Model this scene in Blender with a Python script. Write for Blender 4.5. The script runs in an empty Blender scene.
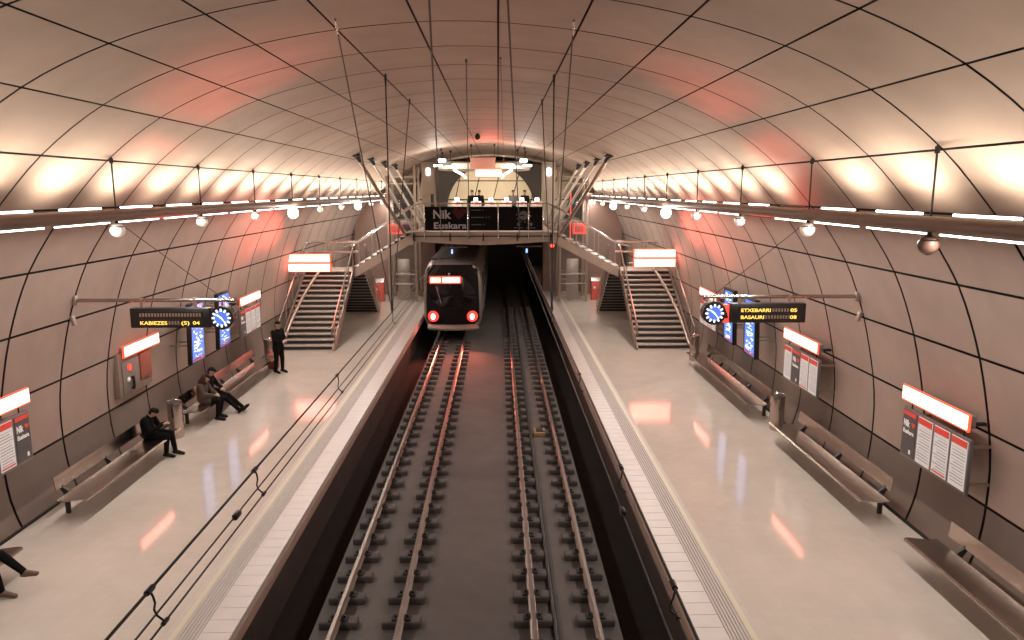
import bpy, bmesh, math, random
from mathutils import Vector, Matrix
random.seed(7)
S = bpy.context.scene
COL = S.collection
PI = math.pi
CX = -0.53            # tunnel axis
Y0, Y1 = -1.71, 57.03 # length of the cavern that is built
ZR = -0.83            # top of the rails, platform floor is z = 0

# ------------------------------------------------------------------ materials
M = {}
def mat(name, col, rough=0.6, metal=0.0, var=0.0, scale=4.0, bump=0.0, spec=0.5, emit=None, estr=0.0, alpha=1.0, trans=0.0, var2=0.0, scale2=0.6):
    m = bpy.data.materials.new(name); m.use_nodes = True
    nt = m.node_tree; b = nt.nodes['Principled BSDF']
    b.inputs['Base Color'].default_value = (*col, 1)
    b.inputs['Roughness'].default_value = rough
    b.inputs['Metallic'].default_value = metal
    b.inputs['Specular IOR Level'].default_value = spec
    if emit:
        b.inputs['Emission Color'].default_value = (*emit, 1); b.inputs['Emission Strength'].default_value = estr
    if trans: b.inputs['Transmission Weight'].default_value = trans
    b.inputs['Alpha'].default_value = alpha
    if var or bump:
        tc = nt.nodes.new('ShaderNodeTexCoord'); n = nt.nodes.new('ShaderNodeTexNoise')
        n.inputs['Scale'].default_value = scale; n.inputs['Detail'].default_value = 6
        nt.links.new(tc.outputs['Object'], n.inputs['Vector'])
        mr = nt.nodes.new('ShaderNodeMapRange')
        mr.inputs['To Min'].default_value = 1 - var; mr.inputs['To Max'].default_value = 1 + var
        mr.inputs['From Min'].default_value = .3; mr.inputs['From Max'].default_value = .7
        nt.links.new(n.outputs['Fac'], mr.inputs['Value'])
        last = mr.outputs['Result']
        if var2:
            n2 = nt.nodes.new('ShaderNodeTexNoise'); n2.inputs['Scale'].default_value = scale2; n2.inputs['Detail'].default_value = 3
            nt.links.new(tc.outputs['Object'], n2.inputs['Vector'])
            m2 = nt.nodes.new('ShaderNodeMapRange'); m2.inputs['From Min'].default_value = .3; m2.inputs['From Max'].default_value = .7
            m2.inputs['To Min'].default_value = 1 - var2; m2.inputs['To Max'].default_value = 1 + var2
            nt.links.new(n2.outputs['Fac'], m2.inputs['Value'])
            mu = nt.nodes.new('ShaderNodeMath'); mu.operation = 'MULTIPLY'
            nt.links.new(last, mu.inputs[0]); nt.links.new(m2.outputs['Result'], mu.inputs[1]); last = mu.outputs[0]
        vm = nt.nodes.new('ShaderNodeVectorMath'); vm.operation = 'SCALE'
        vm.inputs[0].default_value = col
        nt.links.new(last, vm.inputs['Scale'])
        nt.links.new(vm.outputs['Vector'], b.inputs['Base Color'])
        if bump:
            bp = nt.nodes.new('ShaderNodeBump'); bp.inputs['Strength'].default_value = bump; bp.inputs['Distance'].default_value = .02
            nt.links.new(n.outputs['Fac'], bp.inputs['Height']); nt.links.new(bp.outputs['Normal'], b.inputs['Normal'])
    M[name] = m
    return m

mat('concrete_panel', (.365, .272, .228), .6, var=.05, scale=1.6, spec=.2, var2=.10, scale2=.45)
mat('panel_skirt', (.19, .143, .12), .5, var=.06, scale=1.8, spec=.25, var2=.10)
mat('joint_dark', (.012, .009, .008), .9)
mat('platform_tile', (.585, .51, .44), .085, var=.03, scale=2.0, spec=.6, var2=.05)
mat('edge_tile', (.58, .50, .45), .35, var=.04, scale=3)
mat('tactile', (.50, .43, .38), .45, var=.05, scale=6)
mat('groove', (.15, .12, .11), .8)
mat('yellow_line', (.58, .51, .36), .35)
mat('nosing', (.40, .27, .22), .6, var=.08, scale=3)
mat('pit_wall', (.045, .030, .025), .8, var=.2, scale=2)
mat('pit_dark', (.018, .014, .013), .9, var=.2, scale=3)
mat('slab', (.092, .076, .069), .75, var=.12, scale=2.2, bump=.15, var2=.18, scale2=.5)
mat('block', (.085, .068, .061), .8, var=.15, scale=7, bump=.2)
mat('rail_steel', (.26, .22, .20), .36, metal=.85, var=.1, scale=5)
mat('clip', (.022, .018, .016), .7)
mat('black_wire', (.012, .010, .010), .5)
mat('grey_rod', (.10, .085, .075), .5, metal=.4)
mat('tube_paint', (.22, .155, .125), .45)
mat('steel', (.50, .44, .40), .21, metal=1.0, var=.05, scale=3)
mat('steel_bright', (.80, .76, .72), .20, metal=1.0)
mat('steel_dull', (.42, .36, .32), .40, metal=.9, var=.06, scale=5)
mat('dark_metal', (.035, .030, .028), .45, metal=.4)
mat('black_case', (.012, .010, .010), .35)
mat('frame_grey', (.13, .12, .115), .4)
mat('paper', (.70, .68, .67), .5, emit=(1, .97, .95), estr=.10)
mat('print_grey', (.33, .32, .33), .6)
mat('print_dark', (.085, .078, .078), .5)
mat('print_red', (.62, .06, .04), .5, emit=(1, .06, .03), estr=.10)
mat('print_white', (.8, .78, .76), .5, emit=(1, 1, 1), estr=.08)
mat('lamp_white', (.9, .9, .9), .3, emit=(1, .95, .88), estr=5.0)
mat('box_white', (.9, .6, .5), .3, emit=(1, .26, .19), estr=6.5)
mat('box_red', (.5, .03, .02), .4, emit=(1, .09, .04), estr=1.7)
mat('box_back', (.20, .17, .155), .5)
mat('globe', (.80, .72, .62), .2, emit=(1, .86, .68), estr=.18)
mat('globe_bright', (.9, .9, .88), .25, emit=(1, .95, .86), estr=6.0)
mat('globe_dark', (.17, .09, .065), .4)
mat('screen_blue', (.05, .1, .3), .2, emit=(.10, .24, .78), estr=1.0)
mat('screen_white', (.6, .7, .9), .2, emit=(.72, .82, 1), estr=1.0)
mat('clock_blue', (.05, .1, .4), .3, emit=(.10, .22, .85), estr=.75)
mat('clock_white', (.9, .9, .9), .3, emit=(.95, .97, 1), estr=1.0)
mat('led_yellow', (.5, .35, .02), .4, emit=(1, .70, .14), estr=1.1)
mat('led_dim', (.10, .065, .045), .5, emit=(.45, .28, .18), estr=.18)
mat('led_window', (.022, .017, .015), .25)
mat('red_paint', (.62, .10, .075), .4)
mat('red_lit', (.6, .05, .03), .4, emit=(1, .07, .04), estr=1.1)
mat('glass', (.30, .28, .26), .06, alpha=.05, spec=.5)
mat('strut_paint', (.66, .60, .55), .3, metal=.3)
mat('glass_dark', (.20, .17, .15), .08, alpha=.20, spec=.5)
mat('deck', (.30, .235, .185), .55, var=.08, scale=2)
mat('fascia', (.34, .255, .20), .5, var=.08, scale=2)
mat('tread', (.42, .36, .31), .45, var=.08, scale=6)
mat('tread_edge', (.030, .024, .022), .7)
mat('stringer', (.36, .28, .225), .35, metal=.5)
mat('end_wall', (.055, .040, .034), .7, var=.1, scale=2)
mat('side_room', (.25, .15, .115), .55, var=.06, scale=1.5)
mat('portal_grey', (.20, .18, .165), .6, var=.06, scale=2)
mat('cream_panel', (.62, .50, .37), .5, var=.05, scale=2)
mat('canopy', (.66, .58, .50), .45)
mat('canopy_dark', (.05, .042, .038), .6)
mat('pink_panel', (.50, .25, .20), .5)
mat('banner', (.006, .005, .005), .8, spec=.1)
mat('banner_text', (.36, .34, .35), .6)
mat('banner_dim', (.10, .085, .085), .6)
mat('banner_heart', (.055, .007, .009), .7, spec=.2)
mat('gate', (.55, .50, .46), .35)
mat('train_silver', (.42, .36, .34), .35, metal=.6)
mat('train_dark', (.007, .005, .005), .45, spec=.2)
mat('train_roof', (.07, .058, .055), .6)
mat('train_glass', (.010, .008, .008), .06)
mat('head_core', (.9, .9, .9), .3, emit=(1, .28, .22), estr=8.0)
mat('head_halo', (.5, .03, .02), .4, emit=(1, .06, .04), estr=1.4)
mat('skin', (.42, .235, .165), .55)
mat('hair_dark', (.008, .006, .005), .7, spec=.2)
mat('coat_black', (.007, .006, .006), .9, spec=.12)
mat('coat_brown', (.075, .052, .038), .9)
mat('hood_red', (.055, .018, .015), .9)
mat('trouser_black', (.006, .005, .005), .9, spec=.12)
mat('shoe_black', (.007, .006, .006), .6, spec=.25)
mat('shoe_brown', (.15, .085, .06), .55)
mat('coat_grey', (.15, .125, .11), .85)
mat('badge', (.75, .73, .7), .6)
mat('niche', (.25, .18, .14), .5)
mat('niche_red', (.30, .085, .06), .5)
mat('balise_yellow', (.34, .21, .09), .6)
mat('signal_red', (.5, .03, .02), .4, emit=(1, .06, .04), estr=5)
mat('signal_blue', (.1, .2, .5), .4, emit=(.3, .5, 1), estr=2)

# fine tile grid of the platform, its joints part of the material
def tile_nodes():
    nt = M['platform_tile'].node_tree; b = nt.nodes['Principled BSDF']
    src = b.inputs['Base Color'].links[0].from_socket
    tc = nt.nodes.new('ShaderNodeTexCoord'); br = nt.nodes.new('ShaderNodeTexBrick')
    br.offset = 0; br.inputs['Scale'].default_value = 1.0
    br.inputs['Brick Width'].default_value = .20; br.inputs['Row Height'].default_value = .20
    br.inputs['Mortar Size'].default_value = .005
    br.inputs['Color1'].default_value = (1, 1, 1, 1); br.inputs['Color2'].default_value = (.965, .965, .965, 1)
    br.inputs['Mortar'].default_value = (.94, .93, .92, 1)
    nt.links.new(tc.outputs['Object'], br.inputs['Vector'])
    mx = nt.nodes.new('ShaderNodeMix'); mx.data_type = 'RGBA'; mx.blend_type = 'MULTIPLY'; mx.inputs['Factor'].default_value = 1
    nt.links.new(src, mx.inputs['A']); nt.links.new(br.outputs['Color'], mx.inputs['B'])
    nt.links.new(mx.outputs['Result'], b.inputs['Base Color'])
tile_nodes()

# ------------------------------------------------------------------ mesh helpers
class MB:
    def __init__(s): s.bm = bmesh.new(); s.mi = 0
    def _f(s, vs):
        try:
            f = s.bm.faces.new(vs); f.material_index = s.mi; return f
        except ValueError: return None
    def box(s, x0, x1, y0, y1, z0, z1, bev=0.0, seg=2):
        r = bmesh.ops.create_cube(s.bm, size=1)
        vs = r['verts']
        bmesh.ops.scale(s.bm, vec=(x1 - x0, y1 - y0, z1 - z0), verts=vs)
        bmesh.ops.translate(s.bm, vec=((x0 + x1) / 2, (y0 + y1) / 2, (z0 + z1) / 2), verts=vs)
        fs = set(f for v in vs for f in v.link_faces)
        for f in fs: f.material_index = s.mi
        if bev:
            es = list(set(e for v in vs for e in v.link_edges))
            r = bmesh.ops.bevel(s.bm, geom=es, offset=bev, segments=seg, affect='EDGES', profile=.5)
            for f in r['faces']: f.material_index = s.mi
        return s
    def obox(s, c, ax, ay, az, bev=0.0):
        # oriented box: centre, three half-axis vectors
        c = Vector(c); ax, ay, az = Vector(ax), Vector(ay), Vector(az)
        r = bmesh.ops.create_cube(s.bm, size=2); vs = r['verts']
        for v in vs: v.co = c + ax * v.co.x + ay * v.co.y + az * v.co.z
        for f in set(f for v in vs for f in v.link_faces): f.material_index = s.mi
        if bev:
            es = list(set(e for v in vs for e in v.link_edges))
            r = bmesh.ops.bevel(s.bm, geom=es, offset=bev, segments=2, affect='EDGES', profile=.5)
            for f in r['faces']: f.material_index = s.mi
        return s
    def tube(s, pts, r, n=8, cap=True):
        pts = [Vector(p) for p in pts]
        rs = r if isinstance(r, (list, tuple)) else [r] * len(pts)
        rings = []; up = Vector((0, 0, 1))
        d0 = (pts[1] - pts[0]).normalized()
        a = d0.cross(up) if abs(d0.dot(up)) < .95 else d0.cross(Vector((1, 0, 0)))
        a.normalize()
        for i, p in enumerate(pts):
            d = (pts[min(i + 1, len(pts) - 1)] - pts[max(i - 1, 0)]).normalized()
            a = (a - d * a.dot(d)).normalized(); b = d.cross(a)
            rings.append([s.bm.verts.new(p + (a * math.cos(2 * PI * k / n) + b * math.sin(2 * PI * k / n)) * rs[i]) for k in range(n)])
        for i in range(len(rings) - 1):
            for k in range(n):
                s._f((rings[i][k], rings[i][(k + 1) % n], rings[i + 1][(k + 1) % n], rings[i + 1][k]))
        if cap: s._f(rings[0][::-1]); s._f(rings[-1])
        return s
    def loft(s, rings, closed=True, cap0=True, cap1=True):
        vr = [[s.bm.verts.new(p) for p in r] for r in rings]; n = len(vr[0])
        for i in range(len(vr) - 1):
            for k in range(n if closed else n - 1):
                s._f((vr[i][k], vr[i][(k + 1) % n], vr[i + 1][(k + 1) % n], vr[i + 1][k]))
        if cap0: s._f(vr[0][::-1])
        if cap1: s._f(vr[-1])
        return s
    def sphere(s, c, r, seg=20, rings=12, sc=(1, 1, 1)):
        q = bmesh.ops.create_uvsphere(s.bm, u_segments=seg, v_segments=rings, radius=1); vs = q['verts']
        for v in vs: v.co = Vector((c[0] + v.co.x * r * sc[0], c[1] + v.co.y * r * sc[1], c[2] + v.co.z * r * sc[2]))
        for f in set(f for v in vs for f in v.link_faces): f.material_index = s.mi
        return s
    def prism(s, pts2, axis, a0, a1):
        # extrude a 2-D outline along an axis ('x','y','z')
        def P(u, v, w): return {'x': (w, u, v), 'y': (u, w, v), 'z': (u, v, w)}[axis]
        A = [s.bm.verts.new(P(u, v, a0)) for u, v in pts2]; B = [s.bm.verts.new(P(u, v, a1)) for u, v in pts2]
        n = len(pts2)
        for k in range(n): s._f((A[k], A[(k + 1) % n], B[(k + 1) % n], B[k]))
        s._f(A[::-1]); s._f(B)
        return s
    def quad(s, *p): s._f([s.bm.verts.new(q) for q in p]); return s
    def build(s, name, mats, parent=None, smooth=True, ang=40):
        bmesh.ops.recalc_face_normals(s.bm, faces=s.bm.faces)
        me = bpy.data.meshes.new(name); s.bm.to_mesh(me); s.bm.free()
        if not isinstance(mats, (list, tuple)): mats = [mats]
        for m in mats: me.materials.append(M[m])
        if smooth:
            me.shade_smooth()
            try: me.set_sharp_from_angle(angle=math.radians(ang))
            except Exception: pass
        o = bpy.data.objects.new(name, me); COL.objects.link(o)
        if parent:
            o.parent = parent
            o.matrix_parent_inverse = Matrix.Identity(4)
        return o

def tag(o, label=None, cat=None, group=None, kind=None):
    if label: o['label'] = label
    if cat: o['category'] = cat
    if group: o['group'] = group
    if kind: o['kind'] = kind
    return o
def thing(name, label, cat, loc=(0, 0, 0), rz=0, group=None):
    o = bpy.data.objects.new(name, None); COL.objects.link(o)
    o.location = loc; o.rotation_euler = (0, 0, rz); o.empty_display_size = .2
    return tag(o, label, cat, group)
def struct(o): o['kind'] = 'structure'; return o
def dup(root, loc, label=None, group=None, rz=None):
    r = root.copy(); COL.objects.link(r); r.location = loc
    if rz is not None: r.rotation_euler = (0, 0, rz)
    if label: r['label'] = label
    if group: r['group'] = group
    for ch in root.children:
        c = ch.copy(); COL.objects.link(c); c.parent = r
        for g in ch.children:
            d = g.copy(); COL.objects.link(d); d.parent = c
    return r
def text_mesh(name, body, size, m, parent, loc, rot, width=None, align='LEFT', bold=0.0, depth=.002):
    cu = bpy.data.curves.new(name, 'FONT'); cu.body = body; cu.size = size; cu.extrude = depth
    cu.align_x = align; cu.offset = bold
    t = bpy.data.objects.new(name, cu); COL.objects.link(t)
    dg = bpy.context.evaluated_depsgraph_get(); dg.update()
    me = bpy.data.meshes.new_from_object(t.evaluated_get(dg))
    bpy.data.objects.remove(t); bpy.data.curves.remove(cu)
    if width:
        xs = [v.co.x for v in me.vertices]; k = width / (max(xs) - min(xs))
        for v in me.vertices: v.co.x *= k
    me.materials.clear(); me.materials.append(M[m])
    o = bpy.data.objects.new(name, me); COL.objects.link(o)
    o.parent = parent; o.location = loc; o.rotation_euler = rot
    return o

# ------------------------------------------------------------------ the vault
# half profile: (offset from the axis, height) from the platform up to the crown
PROF = [(7.68, -.02), (7.83, .5), (7.88, 1.1), (7.86, 1.8), (7.72, 2.6), (7.48, 3.5), (7.11, 4.4), (6.62, 5.15), (6.38, 5.45),
        (5.66, 6.22), (4.77, 6.88), (3.76, 7.35), (2.68, 7.66), (1.6, 7.855), (.55, 7.955), (0, 7.97)]
def cat(p0, p1, p2, p3, t):
    return tuple(.5 * ((2 * b) + (-a + c) * t + (2 * a - 5 * b + 4 * c - d) * t * t + (-a + 3 * b - 3 * c + d) * t ** 3) for a, b, c, d in zip(p0, p1, p2, p3))
full = PROF + [(-x, z) for x, z in PROF[-2::-1]]
dense = []
for i in range(len(full) - 1):
    p0 = full[max(i - 1, 0)]; p3 = full[min(i + 2, len(full) - 1)]
    for k in range(12): dense.append(cat(p0, full[i], full[i + 1], p3, k / 12))
dense.append(full[-1])
cum = [0]
for a, b in zip(dense, dense[1:]): cum.append(cum[-1] + math.hypot(b[0] - a[0], b[1] - a[1]))
TOT = cum[-1]
def at_s(s):
    s = min(max(s, 0), TOT)
    lo, hi = 0, len(cum) - 1
    while hi - lo > 1:
        m = (lo + hi) // 2
        if cum[m] <= s: lo = m
        else: hi = m
    t = (s - cum[lo]) / max(cum[hi] - cum[lo], 1e-9)
    return tuple(a + (b - a) * t for a, b in zip(dense[lo], dense[hi]))
def s_of_z(z):   # right half
    for i in range(len(dense) - 1):
        if dense[i][1] <= z < dense[i + 1][1]: return cum[i] + (z - dense[i][1]) / (dense[i + 1][1] - dense[i][1]) * (cum[i + 1] - cum[i])
def s_of_x(x):
    for i in range(len(dense) - 1):
        if dense[i][0] >= x > dense[i + 1][0] and dense[i][1] > 3: return cum[i] + (dense[i][0] - x) / (dense[i][0] - dense[i + 1][0]) * (cum[i + 1] - cum[i])
def wall_x(z): return at_s(s_of_z(z))[0]          # half width of the cavern at height z
def vault_z(x):                                    # height of the vault at world x
    return at_s(s_of_x(abs(x - CX)))[1] if abs(x - CX) < 6.3 else 5.4
right_joints = [0] + [s_of_z(z) for z in (1.05, 2.2, 3.35, 4.42, 5.45)] + [s_of_x(x) for x in (5.66, 4.77, 3.76, 2.68, 1.6, .54)]
joints = right_joints + [TOT - s for s in right_joints[::-1]]
RING = 1.7275
rings = []
y = Y0
while y <= Y1 + .01: rings.append(y); y += RING
def shell(name, i0, i1, skirt):
    mb = MB()
    for i in range(i0, i1):
        s0, s1 = joints[i], joints[i + 1]; g = .022 if i < 6 or i > 2 * NJ - 8 else .014
        n = 4
        ss = [s0 + g + (s1 - s0 - 2 * g) * k / n for k in range(n + 1)]
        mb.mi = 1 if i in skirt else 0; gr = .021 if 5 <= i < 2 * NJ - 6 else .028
        for ya, yb in zip(rings, rings[1:]):
            a, b = ya + gr, yb - gr
            rows = [[mb.bm.verts.new((CX + at_s(s)[0], yy, at_s(s)[1])) for s in ss] for yy in (a, b)]
            for k in range(n): mb._f((rows[0][k], rows[0][k + 1], rows[1][k + 1], rows[1][k]))
    # dark backing seen in the joints, a little behind the panels
    mb.mi = 2
    n = 5 * (i1 - i0); bk = []
    for k in range(n + 1):
        s = joints[i0] + (joints[i1] - joints[i0]) * k / n
        p = at_s(s); q = at_s(s + .01); r_ = at_s(s - .01)
        t = Vector((q[0] - r_[0], q[1] - r_[1])).normalized(); nn = Vector((t.y, -t.x))
        bk.append((CX + p[0] + nn.x * .05, p[1] + nn.y * .05))
    ra = [[mb.bm.verts.new((x, yy, z)) for x, z in bk] for yy in (Y0, Y1)]
    for k in range(n): mb._f((ra[0][k], ra[0][k + 1], ra[1][k + 1], ra[1][k]))
    return struct(mb.build(name, ['concrete_panel', 'panel_skirt', 'joint_dark'], ang=30))
NJ = len(right_joints)
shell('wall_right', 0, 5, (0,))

shell('ceiling', 5, 2 * NJ - 6, ())
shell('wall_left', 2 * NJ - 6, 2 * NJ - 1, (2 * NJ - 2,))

# ------------------------------------------------------------------ platforms and pit
XL, XR = -3.52, 2.58
for side, xe in ((-1, XL), (1, XR)):
    xo = CX + side * 7.72
    def bx(xa, xb, z0, z1, mb, bev=0): mb.box(min(xa, xb), max(xa, xb), Y0, Y1, z0, z1, bev)
    mb = MB(); bx(xe + side * .86, xo, -.12, 0, mb); struct(mb.build('floor', 'platform_tile'))
    nm = 'left' if side < 0 else 'right'
    mb = MB(); yy = Y0
    while yy < Y1: mb.box(min(xe, xe + side * .42), max(xe, xe + side * .42), yy + .006, yy + .294, -.12, 0); yy += .297
    mb.mi = 1; bx(xe + side * .01, xe + side * .42, -.12, -.006, mb)
    struct(mb.build('trim_%d' % (1 if side < 0 else 4), ['edge_tile', 'groove']))
    mb = MB(); bx(xe + side * .42, xe + side * .70, -.12, -.012, mb)
    mb.mi = 1
    for k in range(6): bx(xe + side * (.43 + k * .046), xe + side * (.464 + k * .046), -.02, 0, mb)
    mb.mi = 2; bx(xe + side * .72, xe + side * .79, -.12, .001, mb)
    mb.mi = 1; bx(xe + side * .70, xe + side * .72, -.12, 0, mb); bx(xe + side * .79, xe + side * .86, -.12, 0, mb)
    struct(mb.build('trim_%d' % (2 if side < 0 else 5), ['groove', 'tactile', 'yellow_line']))
    mb = MB(); bx(xe - side * .02, xe + side * .3, -.26, -.122, mb, .01); struct(mb.build('trim_%d' % (3 if side < 0 else 6), 'nosing'))
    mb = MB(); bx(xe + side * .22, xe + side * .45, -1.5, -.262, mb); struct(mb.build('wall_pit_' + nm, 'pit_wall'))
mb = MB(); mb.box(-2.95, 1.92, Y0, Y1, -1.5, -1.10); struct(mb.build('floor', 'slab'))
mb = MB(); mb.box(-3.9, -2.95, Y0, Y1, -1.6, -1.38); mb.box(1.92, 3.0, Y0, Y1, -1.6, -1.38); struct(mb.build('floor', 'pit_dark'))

for side in (-1, 1):
    mb = MB(); x = CX + side * 7.60
    mb.box(*sorted((x + side * .05, x + side * .12)), Y0, Y1, 0, .035); struct(mb.build('dark_base_gap_' + ('left' if side < 0 else 'right'), 'joint_dark'))  # thin black strip painting in the dark gap at the wall base
# rails and their blocks
TL, TR = -2.06, 1.04
rail_prof = [(-.06, 0), (.06, 0), (.06, .012), (.014, .03), (.010, .10), (.034, .112), (.034, .138), (.026, .145), (-.026, .145), (-.034, .138), (-.034, .112), (-.010, .10), (-.014, .03), (-.06, .012)]
rails = [(TL - .5, 'left-hand rail of the left track, running under the train', 'outer'), (TL + .5, 'right-hand rail of the left track, beside the plain middle strip', 'inner'),
         (TR - .5, 'left-hand rail of the right track, beside the plain middle strip', 'inner'), (TR + .5, 'right-hand rail of the right track, nearest the right platform', 'outer')]
bnames = ['left rail of the left track', 'right rail of the left track', 'left rail of the right track', 'right rail of the right track']
for (xr, lab, _) in rails:
    mb = MB(); mb.prism([(xr + u, ZR - .145 + v) for u, v in rail_prof], 'y', 5.5, 55)
    tag(mb.build('rail', 'rail_steel', ang=25), 'long steel ' + lab, 'rail')
BSP = .7135
proto = thing('sleeper_block', 'x', 'sleeper block', (0, 0, -1.10))
mb = MB(); mb.box(-.31, .31, -.115, .115, -.02, .125, .035, 3); mb.build('concrete_block', 'block', proto)
for sx in (-1, 1):
    mb = MB(); mb.box(*sorted((sx * .035, sx * .155)), -.085, .085, .11, .150, .012)
    mb.tube([(sx * .10, 0, .14), (sx * .10, 0, .19)], .018, 8)
    mb.build('rail_clip', 'clip', proto)
plain = bpy.data.objects.new('sleeper_block', proto.children[0].data)
first = True
for ri, (xr, lab, _) in enumerate(rails):
    yb = 10.13; k = -6
    while True:
        yy = yb + k * BSP; k += 1
        if yy < 6.6: continue
        if yy > (33.2 if ri < 2 else 43): break
        lb = 'squat concrete sleeper block, one of the row under the ' + bnames[ri]
        gp = 'sleeper blocks under the ' + bnames[ri]
        if yy < 24:
            if first: o = proto; o.location = (xr, yy, -1.10); first = False; tag(o, lb, 'sleeper block', gp)
            else: dup(proto, (xr, yy, -1.10), lb, gp)
        else:
            o = plain.copy(); COL.objects.link(o); o.location = (xr, yy, -1.10); tag(o, lb, 'sleeper block', gp)
bpy.data.objects.remove(plain)
mb = MB(); mb.tube([(.89, 6, -1.05), (.89, 20, -1.05), (.91, 44, -1.05)], .042, 10)
tag(mb.build('cable_pipe', 'dark_metal'), 'dark pipe lying on the slab between the rails of the right track', 'pipe')
mb = MB(); mb.box(1.0, 1.32, 20.0, 20.45, -1.1, -.98, .02); mb.mi = 1; mb.box(1.06, 1.26, 20.08, 20.37, -.98, -.95, .01)
tag(mb.build('track_balise', ['balise_yellow', 'clip']), 'small yellowish box on the slab between the rails of the right track', 'track box')

# ------------------------------------------------------------------ light tubes along both walls
LZ, LO = 5.36, 5.60
def lamp_light(name, loc, rot, sx, sy, power, col=(1, .93, .83), spread=PI):
    d = bpy.data.lights.new(name, 'AREA'); d.shape = 'RECTANGLE'; d.size = sx; d.size_y = sy
    d.energy = power; d.color = col; d.spread = spread
    o = bpy.data.objects.new(name, d); COL.objects.link(o); o.location = loc; o.rotation_euler = rot
    return o
UP, DN = 8.0, 41.0
for side in (-1, 1):
    nm = 'left' if side < 0 else 'right'
    x = CX + side * LO
    t = thing('light_tube', 'long painted lighting tube with fluorescent strips hung along the %s wall' % nm, 'light fitting', (x, 3, LZ))
    def P(dx, yy, dz): return (side * dx, yy - 3, dz)
    mb = MB(); mb.tube([P(0, Y0 + .2, 0), P(0, 44, 0)], .095, 14); mb.build('tube', 'tube_paint', t)
    k = 0
    for j, ya in enumerate(rings[:-1]):
        yc = ya + RING / 2
        if yc > 44: break
        off = yc < 4.0
        dead = off or (side > 0 and j in (8,))
        mb = MB(); mb.tube([P(.075, yc - .55, .115), P(.075, yc + .55, .115)], .016, 8)
        mb.build('fluorescent_strip', 'lamp_white' if not dead else 'tube_paint', t)
        mb = MB(); mb.tube([P(.055, yc - .74, -.118), P(.055, yc + .74, -.118)], .012, 8)
        mb.build('fluorescent_strip', 'lamp_white' if not (side > 0 and j in (9,)) else 'tube_paint', t)
        if not dead:
            lamp_light('uplight', (x + side * .11, yc, LZ + .135), (0, PI + side * .55, 0), .05, .72, UP, (1, .88, .68), 2.3)
        if not dead: lamp_light('uplight', (x + side * .02, yc, LZ + .17), (0, PI - side * .30, 0), .05, 1.1, 22, (1, .86, .68))
        if not off: lamp_light('downlight', (x + side * .03, yc, LZ - .15), (0, side * .10, 0), .06, 1.3, DN, (1, .96, .91))
    for j, ya in enumerate(rings):
        if j % 2 == 0 and ya < 44:
            zt = vault_z(x)
            mb = MB(); mb.tube([P(0, ya, .08), P(0, ya, zt - LZ + .02)], .013, 8)
            mb.tube([P(0, ya, zt - LZ - .10), P(0, ya, zt - LZ - .02)], .03, 8)
            mb.build('hanger_rod', 'black_wire', t)
    # globes under the tube
    k = 0
    for j, ya in enumerate(rings):
        if j % 2 == 0 and 5 < ya < 43:
            flood = j in (14, 20)
            dark = (side > 0 and j == 6)
            g = thing('globe_lamp', 'x', 'globe lamp', (x, ya, LZ - .24))
            mb = MB(); mb.tube([(0, 0, .16), (0, 0, .09)], [.022, .03], 10); mb.build('stem', 'dark_metal', g)
            k += 1
            n_ = ['nearest', 'second', 'third', 'fourth', 'fifth', 'sixth', 'seventh', 'eighth', 'ninth', 'tenth', 'eleventh', 'twelfth', 'thirteenth'][k - 1]
            if flood:
                mb = MB(); mb.sphere((0, 0, -.03), .155, 20, 12, (1, 1, 1.12)); mb.build('globe', 'globe_bright', g)
                d = bpy.data.lights.new('flood_bulb', 'POINT'); d.energy = 60; d.color = (1, .9, .75); d.shadow_soft_size = .16
                lo = bpy.data.objects.new('flood_bulb', d); COL.objects.link(lo); lo.location = (x - side * .3, ya - .15, LZ - .35)
                lab = 'brightly glowing white globe lamp under the %s light tube, %s globe from the camera' % (nm, n_)
            else:
                mb = MB(); mb.sphere((0, 0, 0), .118, 20, 14); mb.build('globe', 'globe_dark' if dark else 'globe', g)
                mb = MB(); mb.tube([(0, 0, .05), (0, 0, .115)], [.115, .04], 16); mb.build('cap', 'dark_metal', g)
                if dark:
                    mb = MB(); mb.tube([(0, 0, -.105), (0, 0, -.122)], [.05, .02], 14); mb.build('lower_cap', 'dark_metal', g)
                lab = ('unlit dark brown globe hanging under the right light tube' if dark else 'cream globe lamp under the %s light tube, %s globe from the camera' % (nm, n_))
            g['label'] = lab

# ------------------------------------------------------------------ wall signs and screens
def wall_face(side, y, zb, zt, off):
    """centre line of a flat panel standing off the curved wall: bottom and top points"""
    return CX + side * (wall_x(zb) - off), CX + side * (wall_x(zt) - off)

def lightbox(t, side, ya, yb, z0, z1, x, red=True):
    d = .16
    xs = sorted((x, x + side * d))
    mb = MB(); mb.box(xs[0], xs[1], ya, yb, z0, z1, .012); mb.build('light_box', 'box_red', t)
    xf = x - side * .012
    xs2 = sorted((xf, x + side * .01))
    mb = MB(); mb.box(xs2[0], xs2[1], ya + .035, yb - .035, z0 + .03, z1 - .03, .004); mb.build('lit_face', 'box_white', t)

def heart_pts(cx, cz, r, n=28):
    pts = []
    for k in range(n):
        a = 2 * PI * k / n
        pts.append((cx + r * (16 * math.sin(a) ** 3) / 17, cz + r * (13 * math.cos(a) - 5 * math.cos(2 * a) - 2 * math.cos(3 * a) - math.cos(4 * a)) / 17))
    return pts

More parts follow.
